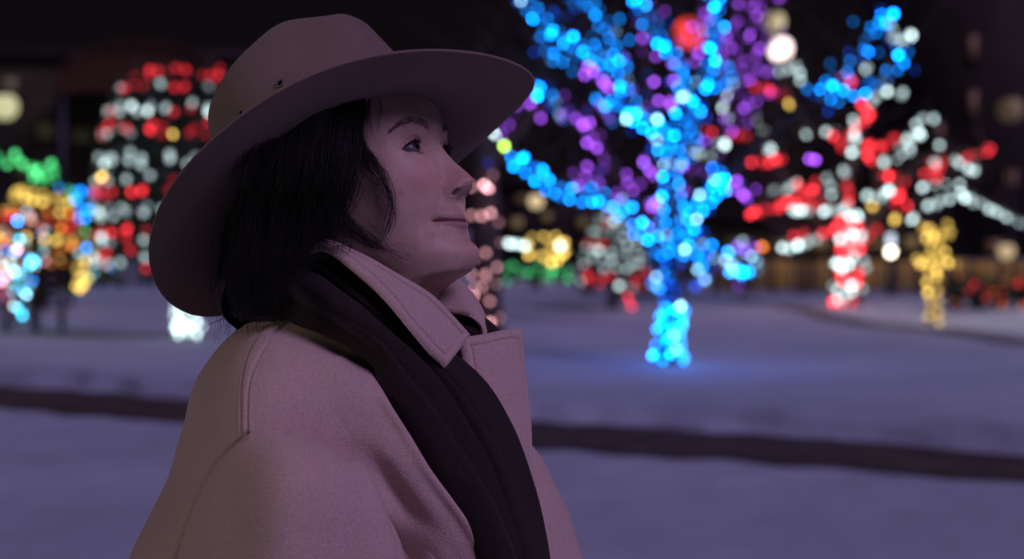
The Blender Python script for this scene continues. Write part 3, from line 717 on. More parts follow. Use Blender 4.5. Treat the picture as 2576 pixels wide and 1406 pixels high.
# legs and boots, so that she stands on the snow
for sx, Y0 in ((-.01, -.085), (.03, .095)):
    zz = np.array([.62, .5, .36, .22, .1, .06]); rr_ = np.array([.085, .075, .066, .06, .055, .05])
    V, Fc = tubes([np.stack([np.full(6, -.16 + sx) + np.array([0, 0, .005, 0, -.005, 0]), np.full(6, Y0), zz], 1)], [rr_], 16)
    link('trouser_leg', mesh_np('trouser_leg', V, Fc), person, mat=M_TROUSER)
    sec = []
    for xx, hh, ww in ((-.07, .03, .02), (-.06, .09, .042), (-.02, .11, .047), (.04, .085, .046), (.10, .06, .046), (.155, .045, .036), (.175, .025, .015)):
        sec.append([(-.16 + sx + xx, Y0 + ww * math.cos(t), max(0.004, hh * .5 + hh * .5 * math.sin(t) + .002)) for t in np.linspace(0, 2 * math.pi, 16, endpoint=False)])
    B = surf(np.array(sec), 40, 32, True)
    link('boot', mesh_np('boot', B.reshape(-1, 3), grid_faces(40, 32, True)), person, mat=M_HAIR)

# ------------------------------------------------------------------ the place: snow, path, backdrop
def B(px, py, d): return P(px, py, d - CAM_D)
def base_py(d): return HORIZON + CAM_H / UNIT * CAM_D / d
def world_xy(px, d): return (px - 1287.5) * UNIT * d / CAM_D, d - CAM_D
M_SNOW = material('snow', (0.335, 0.385, 0.45), rough=0.85, bump=0.6, bscale=1.4, bdist=0.12, spec=0.2, color2=(0.46, 0.515, 0.585), scale=.3, detail=5)
M_PATH = material('wet_path', (0.06, 0.04, 0.036), rough=0.9, var=.6, scale=3, bump=.3, bscale=20, bdist=.01)
M_BARK = material('bark', (0.075, 0.055, 0.045), rough=0.95, var=.35, scale=14, bump=.8, bscale=30, bdist=.02)
M_LEAF = material('conifer_needles', (0.05, 0.08, 0.048), rough=0.8, var=.4, scale=8)
M_WALL = material('dark_brick', (0.035, 0.024, 0.020), rough=0.9, var=.3, scale=1.5, bump=.3, bscale=8)
M_OLIVE = material('olive_render', (0.065, 0.058, 0.028), rough=0.9, var=.3, scale=.6)
M_ARCH = material('rust_roof', (0.06, 0.024, 0.009), rough=0.7, var=.3, scale=2)
M_PLANK = material('ochre_planks', (0.42, 0.27, 0.055), rough=0.8, var=.6, scale=4)
M_POLE = material('dark_steel', (0.03, 0.03, 0.032), rough=0.5, metal=.6, var=.2, scale=9)
M_PLANK_DARK = material('dark_ochre_planks', (0.16, 0.095, 0.03), rough=0.85, var=.5, scale=4)
M_PLANK_WORN = material('worn_ochre_planks', (0.29, 0.20, 0.06), rough=0.85, var=.5, scale=4)
M_WOOD = material('weathered_wood', (0.07, 0.05, 0.04), rough=0.9, var=.3, scale=9)
M_WIRE = material('green_wire', (0.01, 0.02, 0.012), rough=0.6, var=.2, scale=40)

# ground: one sheet to the horizon, finer near by, with soft drifts
gx = np.sinh(np.linspace(-3.4, 3.4, 170)) * 18; gy = np.concatenate([np.linspace(-12, 45, 150), 45 + np.geomspace(1, 380, 30)])
X, Y = np.meshgrid(gx, gy); G = np.stack([X, Y, 0 * X], -1)
def path_line(x):            # centre of the cleared path, world y for a given x
    return 11.6 - .62 * x + .12 * np.sin(.9 * x)
dp = np.abs(Y - path_line(X))
def ground_z(x, y):
    p = np.stack([x, y * .8, 0 * x], -1); q = np.stack([x, y, 0 * x], -1); d_ = np.abs(y - path_line(x))
    dr = .16 * vnoise(p, .22, 1.0) + .05 * vnoise(q, .8, 3.0)
    return dr * sstep(.9, 2.6, d_) * sstep(3, 6, np.hypot(x, y + .5)) * sstep(90, 40, y) - .01
drift = .16 * vnoise(np.stack([X, Y * .8, 0 * X], -1), .22, 1.0) + .05 * vnoise(G, .8, 3.0)
G[..., 2] = drift * sstep(.9, 2.6, dp) * sstep(3, 6, np.hypot(X, Y + .5)) * sstep(90, 40, Y) - .01
link('snow_ground', mesh_np('snow_ground', G.reshape(-1, 3), grid_faces(*X.shape)), mat=M_SNOW, kind='structure', label='snow-covered lawn reaching back to the lit trees')
tl = []  # darker strip painting the shadow of a bank onto the far snow
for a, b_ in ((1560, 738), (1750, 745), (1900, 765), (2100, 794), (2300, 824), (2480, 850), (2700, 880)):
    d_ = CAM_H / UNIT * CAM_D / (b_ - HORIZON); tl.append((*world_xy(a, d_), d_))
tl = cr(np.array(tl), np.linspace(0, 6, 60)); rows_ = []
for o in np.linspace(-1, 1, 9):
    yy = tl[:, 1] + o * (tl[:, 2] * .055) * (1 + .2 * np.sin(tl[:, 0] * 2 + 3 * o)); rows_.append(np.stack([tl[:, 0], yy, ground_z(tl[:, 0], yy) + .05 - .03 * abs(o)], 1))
link('bank_shadow_strip', mesh_np('bank_shadow_strip', np.array(rows_).reshape(-1, 3), grid_faces(9, 60)), mat=material('shadowed_snow', (0.20, 0.195, 0.19), rough=.9, var=.3, scale=1.5), kind='structure', label='grey strip past the red and white tree, a bank shadow painted as darker snow')
px_ = np.linspace(-24, 24, 420); wd = .80 + .07 * np.sin(px_ * 1.3) + .04 * np.sin(px_ * 3.1) + .05 * np.sin(px_ * 7.7 + 1) * np.sin(px_ * .9) + .03 * np.sin(px_ * 12.3) + .10 * np.array([mnoise.noise((a * 3.3, 0, 0)) for a in px_])
Gp = np.stack([np.stack([px_, path_line(px_) - wd, 0 * px_ + .004], 1), np.stack([px_, path_line(px_), 0 * px_ + .012], 1), np.stack([px_, path_line(px_) + wd, 0 * px_ + .004], 1)], 0)
link('footpath', mesh_np('footpath', Gp.reshape(-1, 3), grid_faces(3, 420)), mat=M_PATH, kind='structure', label='dark cleared footpath crossing the snow')
for sgn, nm in ((1, 'far'),):
    prof = [(-.1, 0), (.0, .06), (.12, .13), (.35, .17), (.7, .13), (1.3, .03), (2.2, -.25)]
    rows_ = []
    for k, (o, h) in enumerate(prof):
        yy = path_line(px_) + sgn * (wd + o)
        hh = h * .75 * (1 + .35 * np.sin(px_ * 1.7 + k) + .25 * np.sin(px_ * 4.3 + 2 * k)) * (1 if sgn > 0 else .28)
        rows_.append(np.stack([px_, yy, hh], 1))
    Gb = surf(np.array(rows_), 24, 320)
    Gb[..., 2] += .02 * vnoise(Gb, 3.0, 7.0 + sgn)
    link('snow_bank', mesh_np('snow_bank', Gb.reshape(-1, 3), grid_faces(24, 320)), mat=M_SNOW, kind='structure', label='low snow bank along the %s edge of the footpath' % nm)

# ------------------------------------------------------------------ bulbs
BULB_MESH = {}
def bulb_mesh(key, color, strength):
    if key in BULB_MESH: return BULB_MESH[key]
    prof = [(.0, -1.05), (.55, -.85), (.92, -.35), (1.0, .1), (.8, .6), (.42, .95), (.4, 1.15), (0.0, 1.16)]
    V = []
    for r, z in prof: V += [(r * math.cos(a), r * math.sin(a), z) for a in np.linspace(0, 2 * math.pi, 7, endpoint=False)]
    me = mesh_np('bulb_' + key, np.array(V), grid_faces(len(prof), 7, True))
    me.materials.append(emitter('glow_' + key, color, strength)); BULB_MESH[key] = me
    return me
HUE = {'blue': (0.0, 0.26, 1.0), 'navy': (0.0, 0.07, 0.65), 'purple': (0.36, 0.08, 0.85), 'red': (1.0, 0.035, 0.05), 'white': (0.72, 0.95, 0.95), 'yellow': (1.0, 0.66, 0.13),
       'green': (0.10, 0.85, 0.25), 'pink': (1.0, 0.46, 0.50), 'cyan': (0.05, 0.7, 1.0), 'deepblue': (0.0, 0.15, 1.0), 'orange': (1.0, 0.25, 0.03), 'lime': (0.5, 0.95, 0.10), 'bluewhite': (0.35, 0.75, 1.0)}
BASE = {'deepblue': 27.2, 'blue': 11.88, 'navy': 7.2, 'purple': 5.24, 'red': 2.94, 'white': 2.62, 'yellow': 3.13, 'green': 2.59, 'pink': 5.85, 'cyan': 4.97, 'orange': 2.81, 'lime': 5.94, 'bluewhite': 6.48}
LEVEL = {'max': 2.6, 'hi': 1.9, 'mid': 1.0, 'lo': .42, 'dim': .17}
def bulb(parent, hue, p, d, level=None, size=1.0):
    if hue == 'deepblue': level = 'max'
    if level is None: level = random.choices(('hi', 'mid', 'lo', 'dim'), (.2, .38, .28, .14))[0]
    me = bulb_mesh(hue + '_' + level, HUE[hue], BASE[hue] * LEVEL[level])
    o = bpy.data.objects.new('bulb', me); COL.objects.link(o); o.parent = parent
    o.location = Vector(p) - WORLD_OF[parent.name].translation
    s = .00105 * d * size * random.uniform(.92, 1.08); o.scale = (s, s, s * 1.15)
    o.rotation_euler = (random.uniform(-.9, .9), random.uniform(-.9, .9), random.uniform(0, 6.28))
    return o
def light_string(label, loc, group='strings of festival lights'):
    return link('light_string', None, loc=loc, label=label, cat='light string', group=group)
def wire(parent, pts):
    V, F = tubes([np.array(pts)], [.006], 4); link('wire', mesh_np('wire', V, F), parent, mat=M_WIRE)

class Tree:
    """a bare tree whose limbs are given as polylines (image x, image y) at a distance, each with its own depth drift"""
    def __init__(s, name, label, px, d, group='lit trees in the snow', r=.17, mat=None):
        x, y = world_xy(px, d); s.d = d; s.r = r; s.mat = mat or M_BARK
        s.root = link(name, None, loc=(x, y, 0), label=label, cat='tree', group=group); s.limbs = []
    def limb(s, pts, r0, r1, drift=0.0, start=0.0, name='branch'):
        n = len(pts); q = np.array([B(a, b_, s.d + start + (drift) * (k / max(1, n - 1)) ** 1.1) for k, (a, b_) in enumerate(pts)])
        if name == 'trunk': q[0, 2] = -.05
        t = np.linspace(0, n - 1, max(8, n * 5)); c = cr(q, t)
        c = c + .018 * np.stack([vnoise(c, 1.7, 11.), vnoise(c, 1.7, 23.), 0 * c[:, 0]], 1) * (1 if name != 'trunk' else .6)
        rr = np.linspace(r0, r1, len(c))
        if name == 'trunk': rr = rr * (1 + .45 * np.exp(-np.linspace(0, 1, len(c)) * 14))
        V, F = tubes([c], [rr], 9)
        link(name, mesh_np(name, V, F), s.root, mat=s.mat); s.limbs.append((c, rr)); return c, rr
    def twigs(s, n, length=.7):
        ps, rs = [], []
        for k in range(n):
            c, rr = random.choice(s.limbs[1:] or s.limbs); i = random.randrange(len(c) // 4, len(c))
            dv = np.array([random.gauss(0, 1), random.gauss(0, 1), abs(random.gauss(.2, .8))]); dv /= np.linalg.norm(dv)
            L = length * random.uniform(.4, 1.2); t = np.linspace(0, 1, 6)[:, None]
            b_ = np.array([random.gauss(0, .3), random.gauss(0, .3), .25])
            ps.append(c[i] + dv * L * t + b_ * L * t ** 2); rs.append(np.linspace(.010, .003, 6))
        V, F = tubes(ps, rs, 3); link('twigs', mesh_np('twigs', V, F), s.root, mat=s.mat, kind='stuff')

SIZE = {20.2: .9}
def wrap(string, c, rr, hue_of, step, d, t0=0.0, t1=1.0, turns=None, level=None, jit=.02, mkwire=True, size=1.0, front=False):
    """bulbs along a limb, circling it; hue_of(k, frac) names the colour"""
    L = np.concatenate([[0], np.cumsum(np.linalg.norm(np.diff(c, axis=0), axis=1))]); tot = L[-1]
    a, pts = random.uniform(0, 6.28), []
    s = tot * t0; k = 0
    while s < tot * t1:
        p = np.array([np.interp(s, L, c[:, i]) for i in range(3)]); r = float(np.interp(s, L, rr)) + .03
        a += random.uniform(1.6, 2.6)
        if front: a = random.uniform(-1.5, 1.5)
        ax = np.array([np.interp(min(s + .05, tot), L, c[:, i]) for i in range(3)]) - np.array([np.interp(max(s - .05, 0), L, c[:, i]) for i in range(3)]); ax /= np.linalg.norm(ax) + 1e-9
        u = np.cross(ax, [.2, .9, .3]); u /= np.linalg.norm(u) + 1e-9; w_ = np.cross(ax, u)
        if front: u, w_ = np.array([0, -1.0, 0]), np.array([1.0, 0, 0])
        q = p + r * (math.cos(a) * u + math.sin(a) * w_) + np.random.default_rng(k + int(s * 977)).normal(0, jit, 3)
        h = hue_of(k, s / tot)
        if h: bulb(string, h, q, d, level(k, s / tot) if level else None, size * SIZE.get(d, 1.0)); pts.append(q)
        s += step * random.uniform(.65, 1.35); k += 1
    if mkwire and len(pts) > 2: wire(string, pts)

def at_px(string, hue, pts, d, level=None, size=1.0, jy=.35):
    for a, b_ in pts: bulb(string, hue, B(a, b_, d + random.uniform(-jy, jy)), d, level, size)

# ------------------------------------------------------------------ the blue tree
T = Tree('bare_tree', 'bare tree with trunk and limbs wrapped in bright blue lights', 1680, 20.2)
trunk = T.limb([(1680, 905), (1681, 860), (1688, 790), (1698, 720), (1703, 660), (1700, 600)], .125, .095, name='trunk')
BL = [([(1700, 640), (1640, 612), (1585, 550), (1520, 500), (1440, 482), (1370, 455), (1320, 408), (1268, 405)], .07, .03, -1.4),
      ([(1700, 620), (1690, 550), (1684, 480), (1680, 400), (1650, 330), (1600, 290), (1572, 205), (1552, 150)], .085, .04, .5),
      ([(1552, 160), (1482, 132), (1412, 92), (1352, 42), (1316, -10)], .04, .02, -.8),
      ([(1500, 145), (1440, 130), (1400, 150), (1368, 122)], .025, .012, .8),
      ([(1682, 420), (1710, 335), (1716, 250), (1708, 165), (1662, 98), (1622, 40), (1590, -20)], .05, .025, 1.0),
      ([(1716, 262), (1772, 208), (1790, 125), (1802, 60), (1790, -20)], .04, .02, -.9),
      ([(1772, 212), (1812, 206), (1862, 212)], .025, .012, -.5),
      ([(1702, 650), (1732, 548), (1780, 500), (1815, 462), (1798, 425)], .06, .03, -.6),
      ([(1560, 170), (1540, 96), (1502, 42), (1478, 6), (1420, -8)], .03, .015, 1.1),
      ([(1600, 290), (1570, 268), (1520, 262), (1505, 240)], .025, .012, -.7),
      ([(1690, 430), (1740, 330), (1760, 290), (1752, 262)], .03, .014, .6),
      ([(1815, 462), (1900, 380), (1992, 300), (2062, 258), (2142, 238), (2202, 212), (2268, 152), (2284, 112)], .045, .016, -.8),
      ([(2050, 262), (2108, 192), (2168, 132), (2200, 72), (2252, 26)], .03, .012, .9),
      ([(1420, 300), (1360, 232), (1345, 200)], .012, .008, .3)]
limbs = [T.limb(p, a, b_, dr) for p, a, b_, dr in BL]
T.limb([(1560, 420), (1490, 350), (1420, 300)], .02, .012, .3)
T.twigs(240, .8)
S = light_string('bright blue lights wound tightly round the trunk of the blue tree', tuple(T.root.location))
h = lambda k, f: 'bluewhite' if random.random() < .06 else ('deepblue' if random.random() < .17 else 'blue')
wrap(S, *trunk, lambda k, f: random.choice(('deepblue' if random.random() < .4 else 'blue', 'blue', 'blue', 'bluewhite' if random.random() < .3 else 'blue')), .0135, 20.2, .02, .46, level=lambda k, f: random.choice(('hi', 'mid', 'mid', 'lo')), jit=.01, front=True)
wrap(S, *trunk, lambda k, f: random.choice(('navy', 'navy', 'blue')), .036, 20.2, .44, 1.0, level=lambda k, f: random.choice(('mid', 'lo', 'dim')), jit=.03, front=True)
S = light_string('bright blue lights along the spreading limbs of the big blue tree', tuple(T.root.location))
S3 = light_string('blue lights on the long limb reaching over the red and white tree', tuple(T.root.location))
dens = [.054, .044, .054, .075, .055, .058, .07, .044, .07, .08, .07, .078, .088, .10]
for k, ((c, rr), st_) in enumerate(zip(limbs, dens)):
    t0 = .55 if k == 11 else (.12 if k == 12 else 0.02)
    lv = lambda k_, f: random.choice(('hi', 'mid', 'lo', 'lo', 'dim', 'dim'))
    if k in (3, 6, 8, 13): lv = lambda k_, f: random.choice(('mid', 'lo', 'lo', 'dim'))
    if k in (0, 1, 7): lv = lambda k_, f: random.choice(('hi', 'hi', 'mid', 'mid', 'lo'))
    wrap(S3 if k in (11, 12) else S, c, rr, h, st_, 20.2, t0, 1.0, level=lv, jit=.016)
S2 = light_string('dim navy lights deep among the limbs of the blue tree', tuple(T.root.location))
for k, (c, rr) in enumerate(limbs):
    wrap(S2, c, rr, lambda k_, f: random.choice(('navy', 'navy', 'blue')), .105, 20.2, .5 if k == 11 else 0, 1.0, level=lambda k_, f: random.choice(('lo', 'dim', 'dim')), jit=.10)
at_px(S, 'bluewhite', [(1632, 612), (1722, 628), (1712, 770), (1652, 300), (1715, 245), (1575, 300), (2150, 238), (2215, 205), (1795, 455), (1760, 490)], 20, 'hi')
at_px(S, 'lime', [(1268, 368)], 19, 'hi', 1.25); at_px(S, 'white', [(1240, 334), (1246, 340)], 19, 'hi')
at_px(S, 'blue', [(1345, 215), (1355, 232), (1390, 240)], 20, 'lo')

# ------------------------------------------------------------------ the purple tree behind it
T = Tree('bare_tree', 'bare tree in purple lights standing behind the blue tree', 1672, 27.0)
T.limb([(1672, 818), (1682, 740), (1690, 640), (1675, 540)], .10, .09, name='trunk')
PL = [([(1660, 580), (1600, 500), (1540, 420), (1500, 352), (1470, 330)], .06, .02, .8), ([(1540, 420), (1470, 300), (1400, 272), (1340, 268), (1290, 300), (1278, 350)], .04, .015, -1),
      ([(1470, 300), (1560, 250), (1530, 200), (1470, 168)], .03, .012, .6), ([(1668, 540), (1650, 400), (1640, 280), (1620, 170), (1625, 90), (1640, -10)], .07, .03, .8),
      ([(1668, 540), (1740, 440), (1800, 340), (1840, 230), (1830, 120), (1850, 10)], .07, .03, -.6), ([(1840, 230), (1900, 150), (1930, 60), (1950, -10)], .04, .02, .7),
      ([(1836, 200), (1800, 100), (1790, -10)], .035, .02, 1.2), ([(1800, 340), (1880, 300), (1935, 200), (1920, 110)], .03, .014, -.9), ([(1740, 440), (1830, 450), (1890, 500), (1880, 470)], .03, .014, .5),
      ([(1660, 580), (1590, 540), (1500, 470), (1420, 430)], .04, .016, -.7), ([(1845, 180), (1890, 60), (1880, -10)], .03, .015, .3), ([(1640, 300), (1700, 220), (1730, 120), (1760, 20)], .04, .018, .8)]
limbs = [T.limb(p, a, b_, dr) for p, a, b_, dr in PL]; T.twigs(200, .9)
S = light_string('purple lights spread through the bare tree behind the blue one', tuple(T.root.location))
for k, (c, rr) in enumerate(limbs):
    lv = lambda k_, f: random.choice(('hi', 'mid', 'mid', 'lo', 'lo', 'dim'))
    if k in (4, 5, 6, 7, 10): lv = lambda k_, f: random.choice(('mid', 'lo', 'lo', 'dim', 'dim'))
    wrap(S, c, rr, lambda k_, f: 'purple', .085 if k in (4, 5, 6, 7, 10) else .115, 27, .02, 1, level=lv, jit=.10)
at_px(S, 'purple', [(1478, 166), (1492, 178), (1515, 205), (1522, 212), (1652, 505), (1640, 520), (2035, 400), (2050, 402), (1868, 490)], 26.5, 'hi')

# ------------------------------------------------------------------ red and white tree with candy-striped trunk
T = Tree('bare_tree', 'spreading bare tree with trunk banded in red and white lights', 2130, 32.4)
trunk = T.limb([(2126, 776), (2128, 730), (2138, 670), (2150, 620), (2140, 570), (2132, 540)], .26, .2, name='trunk')
RL = [([(2140, 600), (2070, 572), (2000, 575), (1940, 560), (1890, 535)], .1, .04, .8), ([(2132, 560), (2060, 490), (1985, 478), (1930, 500), (1890, 525)], .1, .04, -.8),
      ([(2132, 545), (2122, 470), (2148, 380), (2172, 290), (2205, 215), (2262, 112)], .12, .03, .6), ([(2150, 615), (2222, 512), (2262, 452), (2325, 400), (2400, 388), (2492, 374)], .11, .03, -.9),
      ([(2222, 512), (2205, 430), (2270, 380), (2300, 330), (2332, 300)], .07, .03, .6), ([(2150, 375), (2100, 330), (2040, 335), (2010, 345)], .05, .02, .9),
      ([(2165, 620), (2280, 545), (2312, 490), (2400, 470), (2490, 515), (2590, 572)], .08, .02, -1.2), ([(2070, 570), (1950, 420), (1870, 342), (1795, 330)], .07, .025, 1.0),
      ([(1950, 420), (1912, 310), (1885, 285)], .03, .015, -.5), ([(1870, 342), (1832, 270), (1820, 232)], .03, .015, .6), ([(2040, 340), (1992, 255), (1962, 165), (1935, 190)], .05, .02, -.6),
      ([(1990, 250), (1940, 230), (1885, 218)], .03, .015, .6), ([(2262, 452), (2350, 440), (2440, 425)], .04, .02, 1.0), ([(2128, 480), (2075, 520), (1990, 530)], .06, .03, .5), ([(2100, 430), (2080, 480), (2050, 520)], .04, .02, .2)]
limbs = [T.limb(p, a, b_, dr) for p, a, b_, dr in RL]; T.twigs(160, 1.0)
S = light_string('red and white lights banding the trunk beside the ochre hoarding', tuple(T.root.location))
wrap(S, *trunk, lambda k, f: 'red' if (f * 3.6) % 1 < .5 else 'white', .030, 32.4, .02, 1, level=lambda k, f: random.choice(('hi', 'mid', 'lo', 'lo')), jit=.02, front=True, size=1.4)
S = light_string('red and white lights along the limbs of the striped spreading tree', tuple(T.root.location))
# runs of one colour at a time, as the strings are wound: image points along the limbs
def runs(string, hue, lst, d, step=15, size=1.4, levels=('mid', 'mid', 'lo', 'lo', 'hi')):
    for poly in lst:
        q = np.array([(1257.6 + a * .6262, b_ * .6262) for a, b_ in poly])
        L = np.concatenate([[0], np.cumsum(np.linalg.norm(np.diff(q, axis=0), axis=1))]) if len(q) > 1 else np.array([0.])
        dd_ = random.uniform(-.6, .6); n_ = max(2, int(L[-1] / step) + 1); pts = []
        for t in np.linspace(0, L[-1], n_):
            x_, y_ = (np.interp(t, L, q[:, 0]), np.interp(t, L, q[:, 1])) if len(q) > 1 else q[0]
            p = B(x_ + random.uniform(-6, 6), y_ + random.uniform(-5, 5), d + dd_ + random.uniform(-.15, .15)); pts.append(p)
            bulb(string, hue, p, d, random.choice(levels), size * random.uniform(.85, 1.1))
        wire(string, pts)
runs(S, 'white', [[(1090, 270), (1140, 290), (1200, 275), (1212, 322)], [(912, 378), (895, 430), (915, 478)], [(1025, 460), (1060, 520)], [(875, 570), (900, 578)], [(1072, 596), (1080, 606)], [(750, 600), (800, 620), (852, 632)], [(1235, 545)],
    [(1300, 530), (1345, 525)], [(1410, 480), (1428, 555), (1405, 632)], [(1490, 412), (1548, 372)], [(1568, 108), (1590, 162), (1655, 150)], [(1480, 280)], [(1620, 375)], [(1676, 492), (1732, 474)], [(1692, 540), (1630, 560), (1598, 640)], [(1650, 602)], [(1768, 585)], [(1535, 650)], [(1380, 695)],
    [(1320, 718), (1332, 778)], [(1100, 770), (1195, 745)], [(1170, 845), (1245, 850)], [(1300, 850), (1352, 850), (1402, 830)], [(1470, 780), (1522, 802), (1560, 760)], [(1690, 762), (1760, 750), (1842, 750), (1855, 785), (1912, 812), (1996, 842), (2052, 872), (2104, 900)], [(1722, 834), (1805, 800)], [(1655, 880)], [(1826, 640), (1895, 692)], [(1140, 1002), (1192, 992), (1265, 968)], [(1745, 655)]], 32.4)
runs(S, 'red', [[(1010, 350), (1090, 370), (1165, 385)], [(930, 540), (985, 552)], [(830, 528), (850, 532)], [(995, 640), (1060, 662), (1125, 640)], [(1370, 300), (1402, 322)], [(1462, 428), (1482, 472), (1440, 505), (1400, 548)], [(1340, 540), (1372, 585)], [(1470, 582), (1540, 592), (1592, 550)], [(1472, 620), (1502, 652)],
    [(1725, 640), (1765, 690), (1700, 702)], [(1775, 632), (1760, 720)], [(1865, 632), (1975, 600)], [(1205, 740), (1230, 802), (1262, 738)], [(1388, 748), (1402, 805)], [(1548, 700), (1622, 722), (1582, 822)], [(1005, 862), (1082, 842), (1152, 812), (1285, 822)], [(1175, 945), (1212, 950)], [(1300, 932), (1402, 900), (1442, 922)], [(1502, 918), (1480, 952)], [(1640, 832)]], 32.4, 13, levels=('mid', 'lo', 'lo', 'hi', 'lo'))
at_px(S, 'yellow', [(1985, 262), (2250, 552), (2195, 520)], 32, 'mid', 1.4)

# ------------------------------------------------------------------ conifers
def conifer(label, px, d, top, halfw, base_gap, trunk_r=.12, n=2600, roundness=1.0, group='lit trees in the snow'):
    x, y = world_xy(px, d); k = UNIT * d / CAM_D
    root = link('conifer', None, loc=(x, y, 0), label=label, cat='tree', group=group)
    H_ = CAM_H - (top - HORIZON) * k; R = halfw * k
    V, F = tubes([np.array([(x, y, -.05), (x, y, H_ * .5), (x, y, H_ * .97)])], [np.array([trunk_r, trunk_r * .7, .02])], 9)
    link('trunk', mesh_np('trunk', V, F), root, mat=M_BARK)
    z0 = base_gap
    f = RNG.random(n) ** .8; zz = z0 + (H_ - z0) * f; rmax = R * np.clip((1 - f ** roundness), 0.02, 1) ** (1 / roundness)
    a = RNG.random(n) * 2 * np.pi; rr = rmax * RNG.random(n) ** .4
    c = np.stack([x + rr * np.cos(a), y + rr * np.sin(a), zz], 1)
    dv = np.stack([np.cos(a), np.sin(a), -.25 + .3 * RNG.normal(size=n)], 1) + .4 * RNG.normal(size=(n, 3)); dv /= np.linalg.norm(dv, axis=1, keepdims=True)
    sd = np.cross(dv, RNG.normal(size=(n, 3))); sd /= np.linalg.norm(sd, axis=1, keepdims=True)
    L = .10 + .14 * RNG.random(n); W = .035 + .03 * RNG.random(n)
    Vv = np.stack([c, c + dv * (L * .5)[:, None] + sd * W[:, None], c + dv * L[:, None], c + dv * (L * .5)[:, None] - sd * W[:, None]], 1).reshape(-1, 3)
    link('crown', mesh_np('crown', Vv, np.arange(4 * n).reshape(-1, 4), smooth=False), root, mat=M_LEAF)
    def surfpt(py, ang):
        zt = CAM_H - (py - HORIZON) * k; ff = min(max((zt - z0) / (H_ - z0), 0), .99); r_ = R * max(.03, (1 - ff ** roundness)) ** (1 / roundness) + .03
        return np.array([x + r_ * math.sin(ang), y - r_ * math.cos(ang), zt])
    return root, surfpt
def bands(string, surfpt, rows, d, n, level=None, jz=6, sag=8, span=1.75, slope=0.0, size=1.0):
    for py, hue in rows:
        pts = []
        for i in range(n):
            a = -span + 2 * span * (i + random.uniform(-.3, .3)) / (n - 1)
            p = surfpt(py + random.uniform(-jz, jz) + sag * math.sin(a * 1.4) - slope * a, a); hh = random.choice(hue) if isinstance(hue, tuple) else hue
            bulb(string, hh, p, d, level() if level else None, size); pts.append(p)
        wire(string, pts)
root, sp = conifer('tall rounded conifer striped red and white behind the hat brim', 462, 24.0, 180, 214, .75, .14, 3600, 3.6)
S = light_string('red and white bands of lights round the tall conifer behind the hat', tuple(root.location))
bands(S, sp, [(190, 'red'), (226, ('red', 'red', 'white')), (278, 'white'), (292, ('white', 'white', 'red')), (326, 'red'), (342, ('red', 'red', 'white')), (400, 'white'), (414, 'white'), (452, ('white', 'red')), (484, 'red'), (528, 'white'), (543, 'white'), (584, 'red'), (600, ('white', 'red')), (636, ('red', 'red', 'white')), (662, ('red', 'white', 'yellow'))], 24, 15, lambda: random.choice(('mid', 'lo', 'lo', 'lo', 'dim')), jz=9, slope=9, size=1.45)
at_px(S, 'yellow', [(435, 338), (252, 446), (258, 444)], 23, 'hi')
S2 = light_string('dense white lights round the trunk below the hat brim', tuple(root.location))
tc_ = np.array([(root.location.x + B(474, 0, 24)[0] - B(462, 0, 24)[0], root.location.y, z_) for z_ in np.linspace(.02, .75, 12)])
wrap(S2, tc_, np.full(12, .14), lambda k, f: 'white', .012, 24, level=lambda k, f: random.choice(('hi', 'mid', 'mid')), jit=.015, front=True)

root, sp = conifer('small conifer striped red and white left of the blue trunk', 1542, 32.0, 512, 82, .35, .1, 1500, 1.6)
S = light_string('red and white lights circling the small conifer by the blue trunk', tuple(root.location))
bands(S, sp, [(535, 'red'), (552, 'white'), (574, ('white', 'red')), (592, 'white'), (616, ('red', 'white')), (634, 'white'), (655, 'white'), (676, ('white', 'red')), (700, 'red'), (712, ('red', 'white'))], 32, 7, lambda: random.choice(('mid', 'lo', 'lo', 'dim')), span=1.4, size=1.25)
at_px(S, 'red', [(1580, 752), (1586, 768), (1590, 772), (1578, 745)], 31, 'mid')

